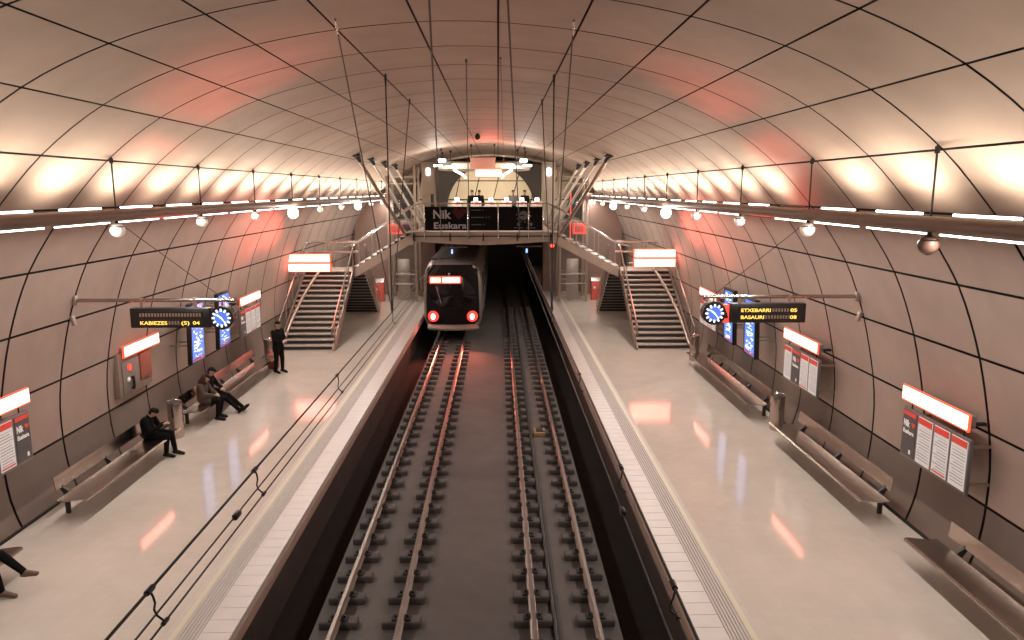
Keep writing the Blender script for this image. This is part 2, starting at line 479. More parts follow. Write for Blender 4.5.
def poster_board(side, ya, yb, order, label, tail=True):
    """ya..yb along the platform; order of columns seen left to right in the picture"""
    zb, zt = 1.28, 2.14
    x = 6.94 if side > 0 else -7.91
    t = thing('poster_board', label, 'notice board', (x, (ya + yb) / 2, zb))
    L = yb - ya
    base = MB(); base.box(-.03, .03, -L / 2, L / 2, 0, zt - zb, .01); base.build('frame', 'frame_grey', t)
    # left to right as seen facing the wall: right wall -> y decreasing, left wall -> y increasing
    n = len(order); w = L / n
    sg = -1 if side > 0 else 1
    rot = (PI / 2, 0, -PI / 2 if side > 0 else PI / 2)
    fx = -side * .034
    for i, c in enumerate(order):
        y0 = sg * (-L / 2 + i * w + .03); y1 = sg * (-L / 2 + (i + 1) * w - .03)
        ylo, yhi = min(y0, y1), max(y0, y1)
        mb = MB(); mb.box(fx - .004, fx + .004, ylo, yhi, .05, zt - zb - .04)
        p = mb.build('poster', 'print_dark' if c == 'd' else 'paper', t)
        hd = MB(); hh = zt - zb - .05
        hd.box(fx - side * .006 - .003, fx - side * .006 + .003, ylo + .01, yhi - .01, hh - (.10 if c != 'd' else .07), hh)
        hd.build('red_header', 'print_red', p)
        if c == 'd':
            ym = (y0 + y1) / 2; ww = abs(y1 - y0)
            hp = MB(); hp.prism([(u, v) for u, v in heart_pts(sg * .30 * ww + ym, hh - .20, .055)], 'x', fx - side * .006 - .003, fx - side * .006 + .003)
            hp.build('heart', 'print_red', p)
            text_mesh('lettering', 'Nik', .16, 'print_white', p, (fx - side * .007, ym - sg * .42 * ww, hh - .26), rot, width=.45 * ww, bold=.004)
            text_mesh('lettering', 'Euskara', .10, 'print_white', p, (fx - side * .007, ym - sg * .42 * ww, hh - .38), rot, width=.80 * ww, bold=.003)
            mb = MB(); mb.box(fx - side * .007 - .002, fx - side * .007 + .002, ym + sg * .2 * ww - .02, ym + sg * .2 * ww + .03, .10, .17); mb.build('print_mark', 'print_white', p)
        else:
            mb = MB()
            rows = 12
            for q in range(rows):
                zz = hh - .16 - q * .048
                if zz < .10: break
                a = ylo + .03; b_ = yhi - .03 - random.random() * .10 * (q % 3 != 0)
                mb.box(fx - side * .006 - .002, fx - side * .006 + .002, a, max(b_, a + .05), zz, zz + (.012 if q % 4 else .006))
            mb.build('print_lines', 'print_grey', p)
            if i == 2:
                mb = MB(); mb.box(fx - side * .006 - .002, fx - side * .006 + .002, ylo + .02, yhi - .02, .075, .10); mb.build('red_footer', 'print_red', p)
    # brackets into the wall
    for yy in (-L / 2 + .12, L / 2 - .12):
        for zz in (.12, .72):
            xw = side * (wall_x(zb + zz) - 7.44 + .03)
            mb = MB(); mb.box(min(0, xw), max(0, xw), yy - .025, yy + .025, zz - .02, zz + .02); mb.build('bracket', 'steel_dull', t)
    # lit box above
    z0, z1 = 2.25 - zb, 2.52 - zb
    lb = MB(); lb.box(*sorted((0 - side * .06, -side * .025)), -L / 2 + .03, L / 2 + .03, z0, z1, .008)
    l_ = lb.build('light_box', 'box_red', t)
    mb = MB(); mb.box(*sorted((-side * .026, side * .10)), -L / 2 + .10, L / 2 - .04, z0 + .03, z1 - .05, .012); mb.build('box_back', 'box_back', l_)
    mb = MB(); mb.box(*sorted((-side * .074, -side * .05)), -L / 2 + .055, L / 2 + .005, z0 + .028, z1 - .022, .004); mb.build('lit_face', 'box_white', l_)
    for yy in (-L / 2 + .2, L / 2 - .2):
        mb = MB(); mb.box(*sorted((side * .06, side * (wall_x(2.4) - 7.44 + .05))), yy - .03, yy + .03, z0 + .05, z0 + .10); mb.build('bracket', 'dark_metal', t)
        mb = MB(); mb.tube([(0, yy, zt - zb - .01), (0, yy, z0 + .02)], .012, 8); mb.build('post', 'dark_metal', t)
    return t
poster_board(1, 10.25, 12.05, 'dwww', 'notice board with lit white sign on the right wall, nearest the camera')
poster_board(1, 15.45, 17.35, 'wdww', 'notice board with lit sign on the right wall, second from the camera')
poster_board(1, 23.0, 24.9, 'wwww', 'notice board with lit sign on the right wall behind the round clock')
poster_board(-1, 10.4, 12.1, 'wwwd', 'notice board with lit sign cut by the left edge of the picture')
poster_board(-1, 22.4, 24.3, 'dwww', 'notice board with lit sign on the left wall beside the staircase')

# help point on the left wall
def help_point():
    t = thing('help_point', 'help point in a brown recess under a lit sign on the left wall', 'help point', (CX - 7.74, 16.65, 1.23))
    mb = MB(); mb.box(-.14, .0, -.82, .68, .02, 1.0, .01); mb.build('back_panel', 'niche', t)
    mb = MB(); mb.box(-.02, .03, -.70, .05, .06, .86, .008); mb.build('phone_panel', 'box_back', t)
    mb = MB(); mb.tube([(.03, -.42, .64), (.055, -.42, .64)], .075, 18); mb.build('red_button', 'red_lit', t)
    mb = MB(); mb.tube([(.06, -.36, .42), (.085, -.36, .36), (.085, -.36, .20), (.06, -.36, .14)], [.045, .03, .03, .045], 12); mb.build('handset', 'black_case', t)
    mb = MB(); mb.sphere((.045, -.5, .38), .055, 14, 8, (.5, 1, 1)); mb.build('lamp', 'print_white', t)
    mb = MB(); mb.box(-.02, .04, .10, .62, .22, .84, .01); mb.build('red_cabinet', 'niche_red', t)
    lb = MB(); lb.box(.06, .10, -.72, .98, .90, 1.17, .008); l_ = lb.build('light_box', 'box_red', t)
    mb = MB(); mb.box(-.16, .062, -.65, .90, .93, 1.12, .012); mb.build('box_back', 'box_back', l_)
    mb = MB(); mb.box(.08, .114, -.69, .95, .93, 1.145, .004); mb.build('lit_face', 'box_white', l_)
help_point()

# video screens
def screen(side, yc, label, seed):
    rnd = random.Random(seed)
    zb, zt = 1.36, 2.92
    off = .26
    xb = CX + side * (7.86 - off - .32); xt = CX + side * (wall_x(2.9) - off - .16)
    t = thing('video_screen', label, 'screen', (xb, yc, zb))
    H = zt - zb; W = .86; lean = xt - xb
    az = Vector((lean / 2, 0, H / 2)); ay = Vector((0, W / 2, 0)); n = az.cross(ay); n.normalize()
    if n.x * side > 0: n = -n
    c = Vector((lean / 2, 0, H / 2))
    mb = MB(); mb.obox(c - n * .05, n * .055, ay, az, .01); mb.build('case', 'black_case', t)
    f = MB(); f.obox(c + n * .008, n * .004, ay * .86, az * .93); sc = f.build('display', 'screen_blue', t)
    # bright blocks of the timetable picture
    mb = MB()
    for k in range(70):
        u = rnd.uniform(-.70, .70); v = rnd.uniform(-.86, .86)
        mb.obox(c + n * .014 + ay * u * .8 + az * v, n * .002, ay * rnd.uniform(.04, .22), az * rnd.uniform(.008, .03))
    mb.build('picture', 'screen_white', sc)
    mb = MB(); mb.obox(c + n * .014 - az * .87, n * .002, ay * .80, az * .035); mb.build('red_footer', 'print_red', sc)
    for zz in (.3, .78):
        for yy in (-.25, .25):
            p = Vector((lean * zz, yy, H * zz)) - n * .10
            xw = CX + side * (wall_x(zb + H * zz) + .04) - xb
            mb = MB(); mb.tube([p, (xw, yy, H * zz)], .022, 8); mb.build('bracket', 'steel_dull', t)
screen(1, 21.2, 'blue lit video screen on the right wall, the one nearer the staircase', 3)
screen(1, 19.35, 'blue lit video screen on the right wall below the departure board', 4)
screen(-1, 18.95, 'blue lit video screen on the left wall, the nearer of two', 5)
screen(-1, 20.85, 'blue lit video screen on the left wall below the round clock', 6)

# departure boards on arms
def departure(side):
    Yb = 13.8
    if side > 0: xa, xb, cx_, zc, arm0, arm1 = 4.37, 5.82, 4.08, 3.465, 6.72, 3.86
    else: xa, xb, cx_, zc, arm0, arm1 = -6.86, -5.38, -5.17, 3.405, -7.72, -4.93
    nm = 'right' if side > 0 else 'left'
    t = thing('departure_board', 'black departure board with yellow letters hung from an arm on the %s wall' % nm, 'departure board', ((xa + xb) / 2, Yb, zc))
    hw = (xb - xa) / 2
    mb = MB(); mb.box(-hw, hw, -.09, .09, -.185, .185, .015); mb.build('case', 'black_case', t)
    w = MB(); w.box(-hw + .16, hw - .12, -.098, -.08, -.12, .12); wn = w.build('display', 'led_window', t)
    rot = (PI / 2, 0, 0)
    if side > 0:
        text_mesh('letters', 'ETXEBARRI', .09, 'led_yellow', wn, (-.52, -.101, .028), rot, width=.56, bold=.002)
        text_mesh('letters', '05', .09, 'led_yellow', wn, (.42, -.101, .028), rot, width=.125, bold=.002)
        text_mesh('letters', 'BASAURI', .09, 'led_yellow', wn, (-.52, -.101, -.105), rot, width=.44, bold=.002)
        text_mesh('letters', '08', .09, 'led_yellow', wn, (.42, -.101, -.105), rot, width=.125, bold=.002)
        rows = ((.028, .08, .40), (-.105, -.05, .40))
    else:
        text_mesh('letters', 'KABIEZES', .09, 'led_yellow', wn, (-.56, -.101, -.12), rot, width=.50, bold=.002)
        text_mesh('letters', '(5)', .09, 'led_yellow', wn, (.20, -.101, -.12), rot, width=.15, bold=.002)
        text_mesh('letters', '04', .09, 'led_yellow', wn, (.42, -.101, -.12), rot, width=.125, bold=.002)
        rows = ((.03, -.56, .54), (-.12, -.03, .17))
    for z0, a, b in rows:
        mb = MB(); x = a
        while x < b: mb.box(x, x + .035, -.101, -.097, z0, z0 + .065); x += .055
        mb.build('unlit_dots', 'led_dim', wn)
    if side > 0:
        mb = MB(); mb.box(-hw - .10, -hw - .01, -.08, .06, -.19, .16, .008); r_ = mb.build('red_end_panel', 'red_lit', t)
        mb = MB(); mb.prism([(-hw - .085, -.10), (-hw - .025, -.10), (-hw - .055, .05)], 'y', -.085, -.079); mb.build('dark_mark', 'black_case', r_)
    # arm, wall plate, drop brackets, stay
    za = (3.77 if side > 0 else 3.73) - zc
    ox = -(xa + xb) / 2
    arm0 = CX + side * (wall_x(zc + za) - .02)
    mb = MB(); mb.tube([(ox + arm0, 0, za), (ox + arm1, 0, za)], .035, 12); a_ = mb.build('arm', 'steel', t)
    for xx in (-hw + .2, hw - .3):
        mb = MB(); mb.box(xx - .03, xx + .03, -.03, .03, .18, za + .04); mb.build('drop_bracket', 'steel_dull', a_)
    xw = CX + side * wall_x(zc + za) + ox
    mb = MB(); mb.obox((xw - side * .04, 0, za), (.035, 0, 0), (0, .05, 0), (-side * .0, 0, .09), .01); mb.build('wall_plate', 'steel_dull', t)
    mb = MB(); mb.obox((xw + side * .02, -.02, za - .38), (.03, 0, 0), (0, .045, 0), (side * .02, 0, .09), .01); mb.build('junction_box', 'steel_dull', t)
    top = (CX + side * (LO + .02) + ox, -1.6, LZ - .12 - zc)
    mb = MB(); mb.tube([(ox + arm1 + side * .2, 0, za + .02), top], .006, 6); mb.build('stay_wire', 'grey_rod', t)
    # clock
    c = thing('platform_clock', 'round clock with a blue dial and white marks beside the %s departure board' % nm, 'clock', (cx_, Yb, zc))
    mb = MB(); mb.tube([(0, .10, 0), (0, -.09, 0)], .222, 40); mb.build('case', 'black_case', c, ang=30)
    d = MB(); d.tube([(0, -.088, 0), (0, -.096, 0)], .150, 40); dl = d.build('dial', 'clock_blue', c, ang=30)
    mb = MB()
    for k in range(12):
        a = 2 * PI * k / 12; u = Vector((math.sin(a), 0, math.cos(a))); v = Vector((math.cos(a), 0, -math.sin(a)))
        mb.obox(u * .148 + Vector((0, -.099, 0)), u * .028, v * .016, Vector((0, .003, 0)))
    mb.build('hour_marks', 'clock_white', dl)
    for ln, a, wd in ((.10, math.radians(-52), .013), (.125, math.radians(142), .010)):
        u = Vector((math.sin(a), 0, math.cos(a))); v = Vector((math.cos(a), 0, -math.sin(a)))
        mb = MB(); mb.obox(u * ln * .45 + Vector((0, -.103, 0)), u * ln * .58, v * wd, Vector((0, .003, 0))); mb.build('hand', 'clock_white', dl)
    mb = MB(); mb.tube([(0, 0, .20), (0, 0, za + .0)], .02, 8); mb.build('hanger', 'steel_dull', c)
departure(1); departure(-1)

# ------------------------------------------------------------------ benches and bins
def bench(side, ya, yb, label):
    L = yb - ya
    xs = 6.27 if side > 0 else -7.19           # front edge of seat
    t = thing('bench', label, 'bench', (xs, (ya + yb) / 2, 0))
    def q(d, z): return (side * d, z)
    # seat: folded plate with a rolled front edge
    out = [(.0, .43), (.02, .455), (.10, .452), (.40, .415), (.52, .43), (.52, .412), (.40, .395), (.10, .432), (.03, .43), (.02, .405), (.0, .405)]
    mb = MB(); mb.prism([q(a, b) for a, b in out], 'y', -L / 2, L / 2); mb.build('seat', 'steel', t, ang=25)
    out = [(.66, .50), (.69, .745), (.705, .745), (.675, .495)]
    mb = MB(); mb.prism([q(a, b) for a, b in out], 'y', -L / 2 + .25, L / 2 - .05); mb.build('backrest', 'steel', t, ang=25)
    n = max(3, int(L / 1.2))
    for k in range(n):
        yy = -L / 2 + .45 + (L - .9) * k / (n - 1)
        mb = MB(); mb.prism([q(.10, .385), q(.10, .42), q(.52, .40), q(.655, .50), q(.68, .60), q(.70, .60), q(.70, .46), q(.64, .36), q(.64, .0), q(.56, .0), q(.56, .36)], 'y', yy - .02, yy + .02)
        mb.build('support', 'dark_metal', t, ang=25)
    return t
bench(1, 17.9, 24.0, 'long steel bench on the right platform between the two bins')
bench(1, 12.0, 16.4, 'middle steel bench on the right platform, beneath the second notice board')
bench(1, 5.2, 10.6, 'steel bench on the right platform cut by the bottom right corner')
bench(-1, 12.3, 16.2, 'steel bench on the left platform where one person in black sits')
bench(-1, 17.5, 23.5, 'steel bench on the left platform where two people sit side by side')
bench(-1, 6.4, 10.55, 'steel bench at the left edge holding the person cut by the frame')

def bin_(x, y, side, label):
    t = thing('litter_bin', label, 'bin', (x, y, 0))
    n = 28; ring = []
    H = .86
    def el(z, k=1.0, slant=0.0):
        return [(.16 * k * math.cos(2 * PI * i / n), .22 * k * math.sin(2 * PI * i / n), z + slant * (.16 * k * math.cos(2 * PI * i / n)) * side) for i in range(n)]
    mb = MB(); mb.loft([el(.0, .93), el(.05, .93), el(.055, 1), el(H - .05, 1, .25), el(H, .96, .25), el(H - .02, .86, .25)], cap1=True); mb.build('body', 'steel', t, ang=35)
    mb = MB(); mb.loft([[(a * .62, b * .72, c + .0) for a, b, c in el(H - .018, .86, .25)], [(a * .62, b * .72, c) for a, b, c in el(H - .012, .86, .25)]]); mb.build('slot', 'black_case', t)
    return t
bin_(6.78, 17.25, 1, 'steel litter bin on the right platform between the benches')
bin_(6.72, 24.75, 1, 'steel litter bin on the right platform at the foot of the staircase')
bin_(-7.62, 16.95, -1, 'steel litter bin on the left platform behind the seated person in black')
bin_(-7.66, 24.35, -1, 'steel litter bin on the left platform beside the standing person')
t = thing('red_patch', 'low dark red bag on the left platform behind the standing person', 'patch', (-7.36, 23.75, 0))  # added red block standing in for a reflection on the platform
mb = MB(); mb.box(-.17, .17, -.14, .14, 0, .5, .05, 3); mb.build('patch_body', 'niche_red', t)
mb = MB(); mb.tube([(-.1, 0, .48), (-.08, 0, .60), (.08, 0, .60), (.1, 0, .48)], .016, 8); mb.build('top_loop', 'red_paint', t)

# ------------------------------------------------------------------ overhead lines and their stays
def overhead(xc, nm):
    t = thing('overhead_line', 'black overhead electric line above the %s track' % nm, 'overhead line', (xc, 3, 3.43))
    def P(x, y, z): return (x - xc, y - 3, z - 3.43)
    zc = 3.19
    mb = MB(); mb.tube([P(xc, 1.0, 3.43), P(xc, 56, 3.43)], .010, 8); mb.build('messenger_wire', 'black_wire', t)
    for dx in (-.045, .045):
        mb = MB(); mb.tube([P(xc + dx, 1.0, zc), P(xc + dx, 56, zc)], .007, 8); mb.build('contact_wire', 'black_wire', t)
    for yy in (4.06, 5.97, 9.22, 14.2, 19.2, 24.2, 29.2):
        mb = MB(); mb.tube([P(xc, yy, 3.43), P(xc + .012, yy + .01, 3.38), P(xc + .010, yy + .03, 3.33), P(xc - .005, yy + .04, 3.28), P(xc + .0, yy + .06, 3.23), P(xc + .045, yy + .06, zc)], .007, 6)
        mb.tube([P(xc, yy - .04, 3.43), P(xc, yy + .04, 3.43)], .019, 8); mb.tube([P(xc + .045, yy + .03, zc), P(xc + .045, yy + .09, zc)], .015, 8)
        mb.build('dropper', 'black_wire', t)
    mb = MB(); mb.box(-.06, -.02, 5.55 - 3, 5.67 - 3, zc - 3.43 - .022, zc - 3.43 + .022, .006); mb.build('wire_clamp', 'black_case', t)
    return t
overhead(TL, 'left'); overhead(TR, 'right')
def vpt(x, y, dz=.0): return (x, y, vault_z(x) + dz)
def rod(name, a, b, r, m, label, cat, collar=True, tip=None):
    a, b = Vector(a), Vector(b)
    t = thing(name, label, cat, b)
    mb = MB(); mb.tube([a - b, (0, 0, 0)], r, 8); mb.build('rod', m, t)
    d = (b - a).normalized()
    if collar:
        mb = MB(); mb.tube([a - b + d * .02, a - b + d * .10, a - b + d * .22], [r * 1.9, r * 1.9, r], 10); mb.build('upper_fork', tip or m, t)
        mb = MB(); mb.tube([-d * .22, -d * .02], [r, r * 2.4], 8); mb.build('lower_clamp', m, t)
    return t
for xc, nm in ((TL, 'left'), (TR, 'right')):
    sg = -1 if xc < 0 else 1
    e = (xc, 14.2, 3.45)
    rod('hanger_rod', vpt(xc, 14.2), e, .013, 'black_wire', 'upright black rod hanging from the vault to the overhead line of the %s track' % nm, 'rod')
    rod('stay_rod', vpt(xc + .03 if sg < 0 else xc - .08, 9.8), e, .009, 'grey_rod', 'thin leaning rod with a pale top, nearer the camera, above the %s track' % nm, 'rod', tip='steel_bright')
    rod('stay_rod', vpt(xc, 18.0), e, .011, 'grey_rod', 'thin leaning rod on the far side of the upright rod above the %s track' % nm, 'rod')
# long ties to the front beam of the mezzanine
rod('tie_rod', (-.73, 8.3, vault_z(-.73)), (-2.36, 30.92, 3.86), .014, 'black_wire', 'thick black tie running to the left part of the mezzanine beam', 'rod')
rod('tie_rod', (.10, 8.3, vault_z(.10)), (.90, 30.92, 3.84), .014, 'black_wire', 'thick black tie running to the right part of the mezzanine beam', 'rod')
rod('tie_rod', (-.54, 13.3, vault_z(-.54)), (-1.20, 30.92, 3.80), .011, 'black_wire', 'thin black tie running to the middle of the mezzanine beam', 'rod')
rod('tie_rod', (.05, 13.0, vault_z(.05)), (.28, 35.9, 7.05), .010, 'grey_rod', 'thin grey tie from the crown of the vault to the lit canopy', 'rod')
cam_rod = thing('dome_camera', 'small black dome camera hung on a rod from the crown of the vault', 'camera', (-.80, 30, 7.05 + .95 - .9))
zt = vault_z(-.8) - cam_rod.location.z
cam_rod.location.z = 8.02 - .98; zt = vault_z(-.8) - cam_rod.location.z
mb = MB(); mb.tube([(0, 0, .9), (0, 0, zt)], .012, 8); mb.build('rod', 'black_wire', cam_rod)
mb = MB(); mb.sphere((0, 0, .78), .11, 16, 10); mb.build('dome', 'black_case', cam_rod)
mb = MB(); mb.tube([(0, 0, .80), (0, 0, .92)], [.12, .06], 14); mb.build('housing', 'dark_metal', cam_rod)

# ------------------------------------------------------------------ mezzanine
DZ = 4.05
t = thing('mezzanine_bridge', 'bridge deck spanning both tracks at the far end, over the train', 'bridge', (-.63, 31, DZ))
def Lc(x, y, z): return (x + .63, y - 31, z - DZ)
mb = MB()
# fascia: shallow hull, deeper in the middle
pr = [(-3.55, 4.06), (2.29, 4.06), (2.29, 3.66), (.6, 3.55), (-.63, 3.50), (-1.9, 3.55), (-3.55, 3.66)]
mb.prism([(x + .63, z - DZ) for x, z in pr], 'y', 0, .30); mb.build('front_beam', 'fascia', t)
mb = MB(); mb.box(-3.55 + .63, 2.29 + .63, .30, 15, -.30, 0); mb.build('deck_slab', 'deck', t)
mb = MB(); mb.box(-3.6 + .63, 2.34 + .63, -.03, .02, -.20, -.15); mb.build('shadow_joint', 'tread_edge', t)
for xx in (-3.5, -2.0, -.62, .8, 2.2):
    mb = MB(); mb.box(xx + .63 - .03, xx + .63 + .03, -.035, .0, -.38, -.06, .006); mb.build('anchor_plate', 'dark_metal', t)
for sg in (-1, 1):
    xa, xb = sorted((-.63 + sg * 2.9, -.63 + sg * 5.25))
    mb = MB(); mb.box(xa + .63, xb + .63, 9.7, 15, -.30, 0); mb.build('side_deck', 'deck', t)
    mb = MB(); mb.box(*sorted((sg * 2.75, sg * 2.93)), .2, 15, -.42, -.01); mb.build('edge_beam', 'fascia', t)
# balustrade
b = thing('balustrade', 'glass and steel balustrade along the front of the mezzanine bridge', 'railing', (-.63, 31.0, DZ))
rx0, rx1 = -3.35, 2.13
mb = MB(); mb.tube([(rx0 - .25 + .63, .02, .95), (rx0 - .05 + .63, .02, 1.13), (rx0 + .15 + .63, .02, 1.17), (rx1 - .15 + .63, .02, 1.17), (rx1 + .05 + .63, .02, 1.13), (rx1 + .25 + .63, .02, .95)], .028, 10); mb.build('handrail', 'steel_bright', b)
for xx in (-3.05, -1.26, 0.0, 1.26, 1.86):
    mb = MB(); mb.box(xx + .63 - .022, xx + .63 + .022, -.06, -.03, -.30, 1.16, .006); mb.build('post', 'steel_bright', b)
for xx, xy in ((-3.5, -3.05), (1.87, 2.25)):
    mb = MB(); mb.box(xx + .63, xy + .63, -.01, .005, .02, 1.08); mb.build('glass_panel', 'glass', b)
mb = MB(); mb.box(-3.02 + .63, 1.86 + .63, .03, .045, .02, 1.12); mb.build('glass_panel', 'glass', b)
# banner
bn = thing('banner', 'black banner with grey lettering and a dark red heart on the bridge balustrade', 'banner', (-.58, 30.99, DZ + .06))
mb = MB(); mb.box(-3.04 + .58, 1.87 + .58, -.012, .012, 0, .98); mb.build('cloth', 'banner', bn)
def B(px, py):  # place by the banner's own proportions (0..118, 0..23)
    return (-3.04 + .58 + (px - 425) / 118 * 4.91, -.016, .98 - (py - 207) / 23 * .98)
rot = (PI / 2, 0, 0)
text_mesh('lettering', 'Nik', .50, 'banner_text', bn, B(433, 218.3), rot, width=.74, bold=.012)
text_mesh('lettering', 'Euskara', .36, 'banner_text', bn, B(433.5, 228), rot, width=1.36, bold=.008)
h = B(459.3, 213.2)
mb = MB(); mb.prism(heart_pts(h[0], h[2], .30), 'y', -.019, -.011); mb.build('heart', 'banner_heart', bn)
for (x0, yy, ws) in ((471.5, 210.8, (10, 1.5)), (471.5, 217.8, (13, 1.2, 1.2)), (471.5, 224.8, (11, 1.5))):
    mb = MB(); p = B(x0, yy); x = p[0]
    for w in ws:
        n = max(1, int(w / 1.15))
        for k in range(n):
            hh = .035 if k % 3 else .05
            mb.box(x, x + .036, -.018, -.011, p[2], p[2] + hh); x += .048
        x += .07
    mb.build('small_print', 'banner_dim', bn)
c = B(523.5, 215.5)
mb = MB(); mb.mi = 0
pts = [(c[0] + .19 * math.cos(a), c[2] + .19 * math.sin(a)) for a in [2 * PI * k / 30 for k in range(30)]]
mb.prism(pts, 'y', -.018, -.011)
mb.mi = 1
mb.prism([(c[0] - .2, c[2] + .02), (c[0] + .02, c[2] + .015), (c[0] + .02, c[2] - .03), (c[0] - .2, c[2] - .01)], 'y', -.022, -.017)
mb.mi = 0
for k in range(10):
    a = 2 * PI * (k + .5) / 10 + .2
    if k in (1, 2): continue
    p = Vector((c[0] + .29 * math.cos(a), -.015, c[2] + .27 * math.sin(a))); mb.obox(p, (.028, 0, 0), (0, .003, 0), (0, 0, .025))
mb.build('round_emblem', ['banner_dim', 'banner'], bn)
for px in (518.5, 531):
    c = B(px, 224); mb = MB(); mb.prism([(c[0] + .07 * math.cos(a), c[2] + .07 * math.sin(a)) for a in [2 * PI * k / 16 for k in range(16)]], 'y', -.018, -.011)
    mb.box(c[0] - .2, c[0] + .18, -.018, -.011, c[2] - .16, c[2] - .13); mb.build('small_emblem', 'banner_dim', bn)

# fare gates on the mezzanine
gp = 'fare gates in a row on the mezzanine'
names = ['leftmost', 'second from the left', 'third from the left', 'third from the right', 'second from the right', 'rightmost']
for k, px in enumerate((457.5, 476, 491, 506.5, 521.5, 536.5)):
    yg = 38.0; x = (px - 498) / 740 * yg
    g = thing('fare_gate', 'fare gate with white top light and red lamp, %s in its row' % names[k], 'fare gate', (x, yg, DZ), 0, gp)
    mb = MB(); mb.box(-.26, .26, -.15, 1.3, 0, 1.16, .05, 3); mb.build('cabinet', 'gate', g)
    mb = MB(); mb.tube([(.03, -.15, 1.07), (.03, -.165, 1.07)], .085, 14); mb.build('red_lamp', 'red_lit', g)
    mb = MB(); mb.box(-.10, .10, -.08, .10, 1.16, 1.34, .03); mb.build('reader_light', 'lamp_white', g)

# canopy with lamps over the gates
YC = 36.0
t = thing('lit_canopy', 'long rounded canopy with lamps hanging over the fare gates', 'canopy', (-.72, YC, 6.78))
def oval(hx, hy, z, n=40, e=3.2):
    pts = []
    for k in range(n):
        a = 2 * PI * k / n; ca, sa = math.cos(a), math.sin(a)
        pts.append((hx * math.copysign(abs(ca) ** (2 / e), ca), 3.0 + hy * math.copysign(abs(sa) ** (2 / e), sa), z))
    return pts
mb = MB()
mb.loft([oval(2.35, 3.0, .0), oval(2.36, 3.0, .22), oval(2.30, 2.94, .28), oval(2.05, 2.7, .28), oval(2.05, 2.7, .0), oval(2.35, 3.0, 0)], cap0=False, cap1=False)
mb.build('rim', 'canopy', t)
mb = MB(); mb.box(-2.1, 2.1, 5.0, 5.6, .24, .42, .03); mb.build('back_beam', 'canopy_dark', t)
mb = MB(); mb.box(-.60, .60, -.03, .12, .02, .52, .01); mb.build('middle_panel', 'pink_panel', t)
for sx in (-1, 1):
    mb = MB(); mb.box(sx * 1.35 - .70, sx * 1.35 + .70, .25, .7, .16, .36, .03); mb.build('dark_fin', 'canopy_dark', t)
    mb = MB(); mb.box(*sorted((sx * 1.92, sx * 2.34)), -.05, .12, .09, .19, .02); mb.build('end_lamp', 'lamp_white', t)
    mb = MB(); mb.box(*sorted((sx * 1.78, sx * 2.12)), .1, .5, .30, .46, .03); mb.build('top_lamp', 'lamp_white', t)
    mb = MB(); mb.tube([(sx * 1.38, .25, -.06), (sx * 1.02, 1.2, -.26), (sx * .92, 2.4, -.38)], .055, 10); mb.build('tube_lamp', 'lamp_white', t)
    for xx, yy in ((.55, .1), (2.0, .4), (1.72, 3.0), (2.15, 3.4)):
        zz = vault_z(-.72 + sx * xx) - 6.78
        mb = MB(); mb.tube([(sx * xx, yy, .28), (sx * xx, yy, zz)], .014, 8)
        mb.tube([(sx * xx, yy, zz - .14), (sx * xx, yy, zz - .04)], .05, 8); mb.build('suspension_rod', 'black_wire', t)
s_ = thing('exit_sign', 'white lit sign with a red rim hanging under the middle of the canopy', 'sign', (-.45, YC, 6.36))
mb = MB(); mb.box(-.66, .66, -.08, .08, 0, .40, .015); mb.build('sign_box', 'box_red', s_)
mb = MB(); mb.box(-.61, .61, -.092, -.07, .035, .365, .004); mb.build('lit_face', 'box_white', s_)
for xx in (-.5, .5):
    mb = MB(); mb.tube([(xx, 0, .38), (xx, 0, .46)], .015, 8); mb.build('bracket', 'dark_metal', s_)

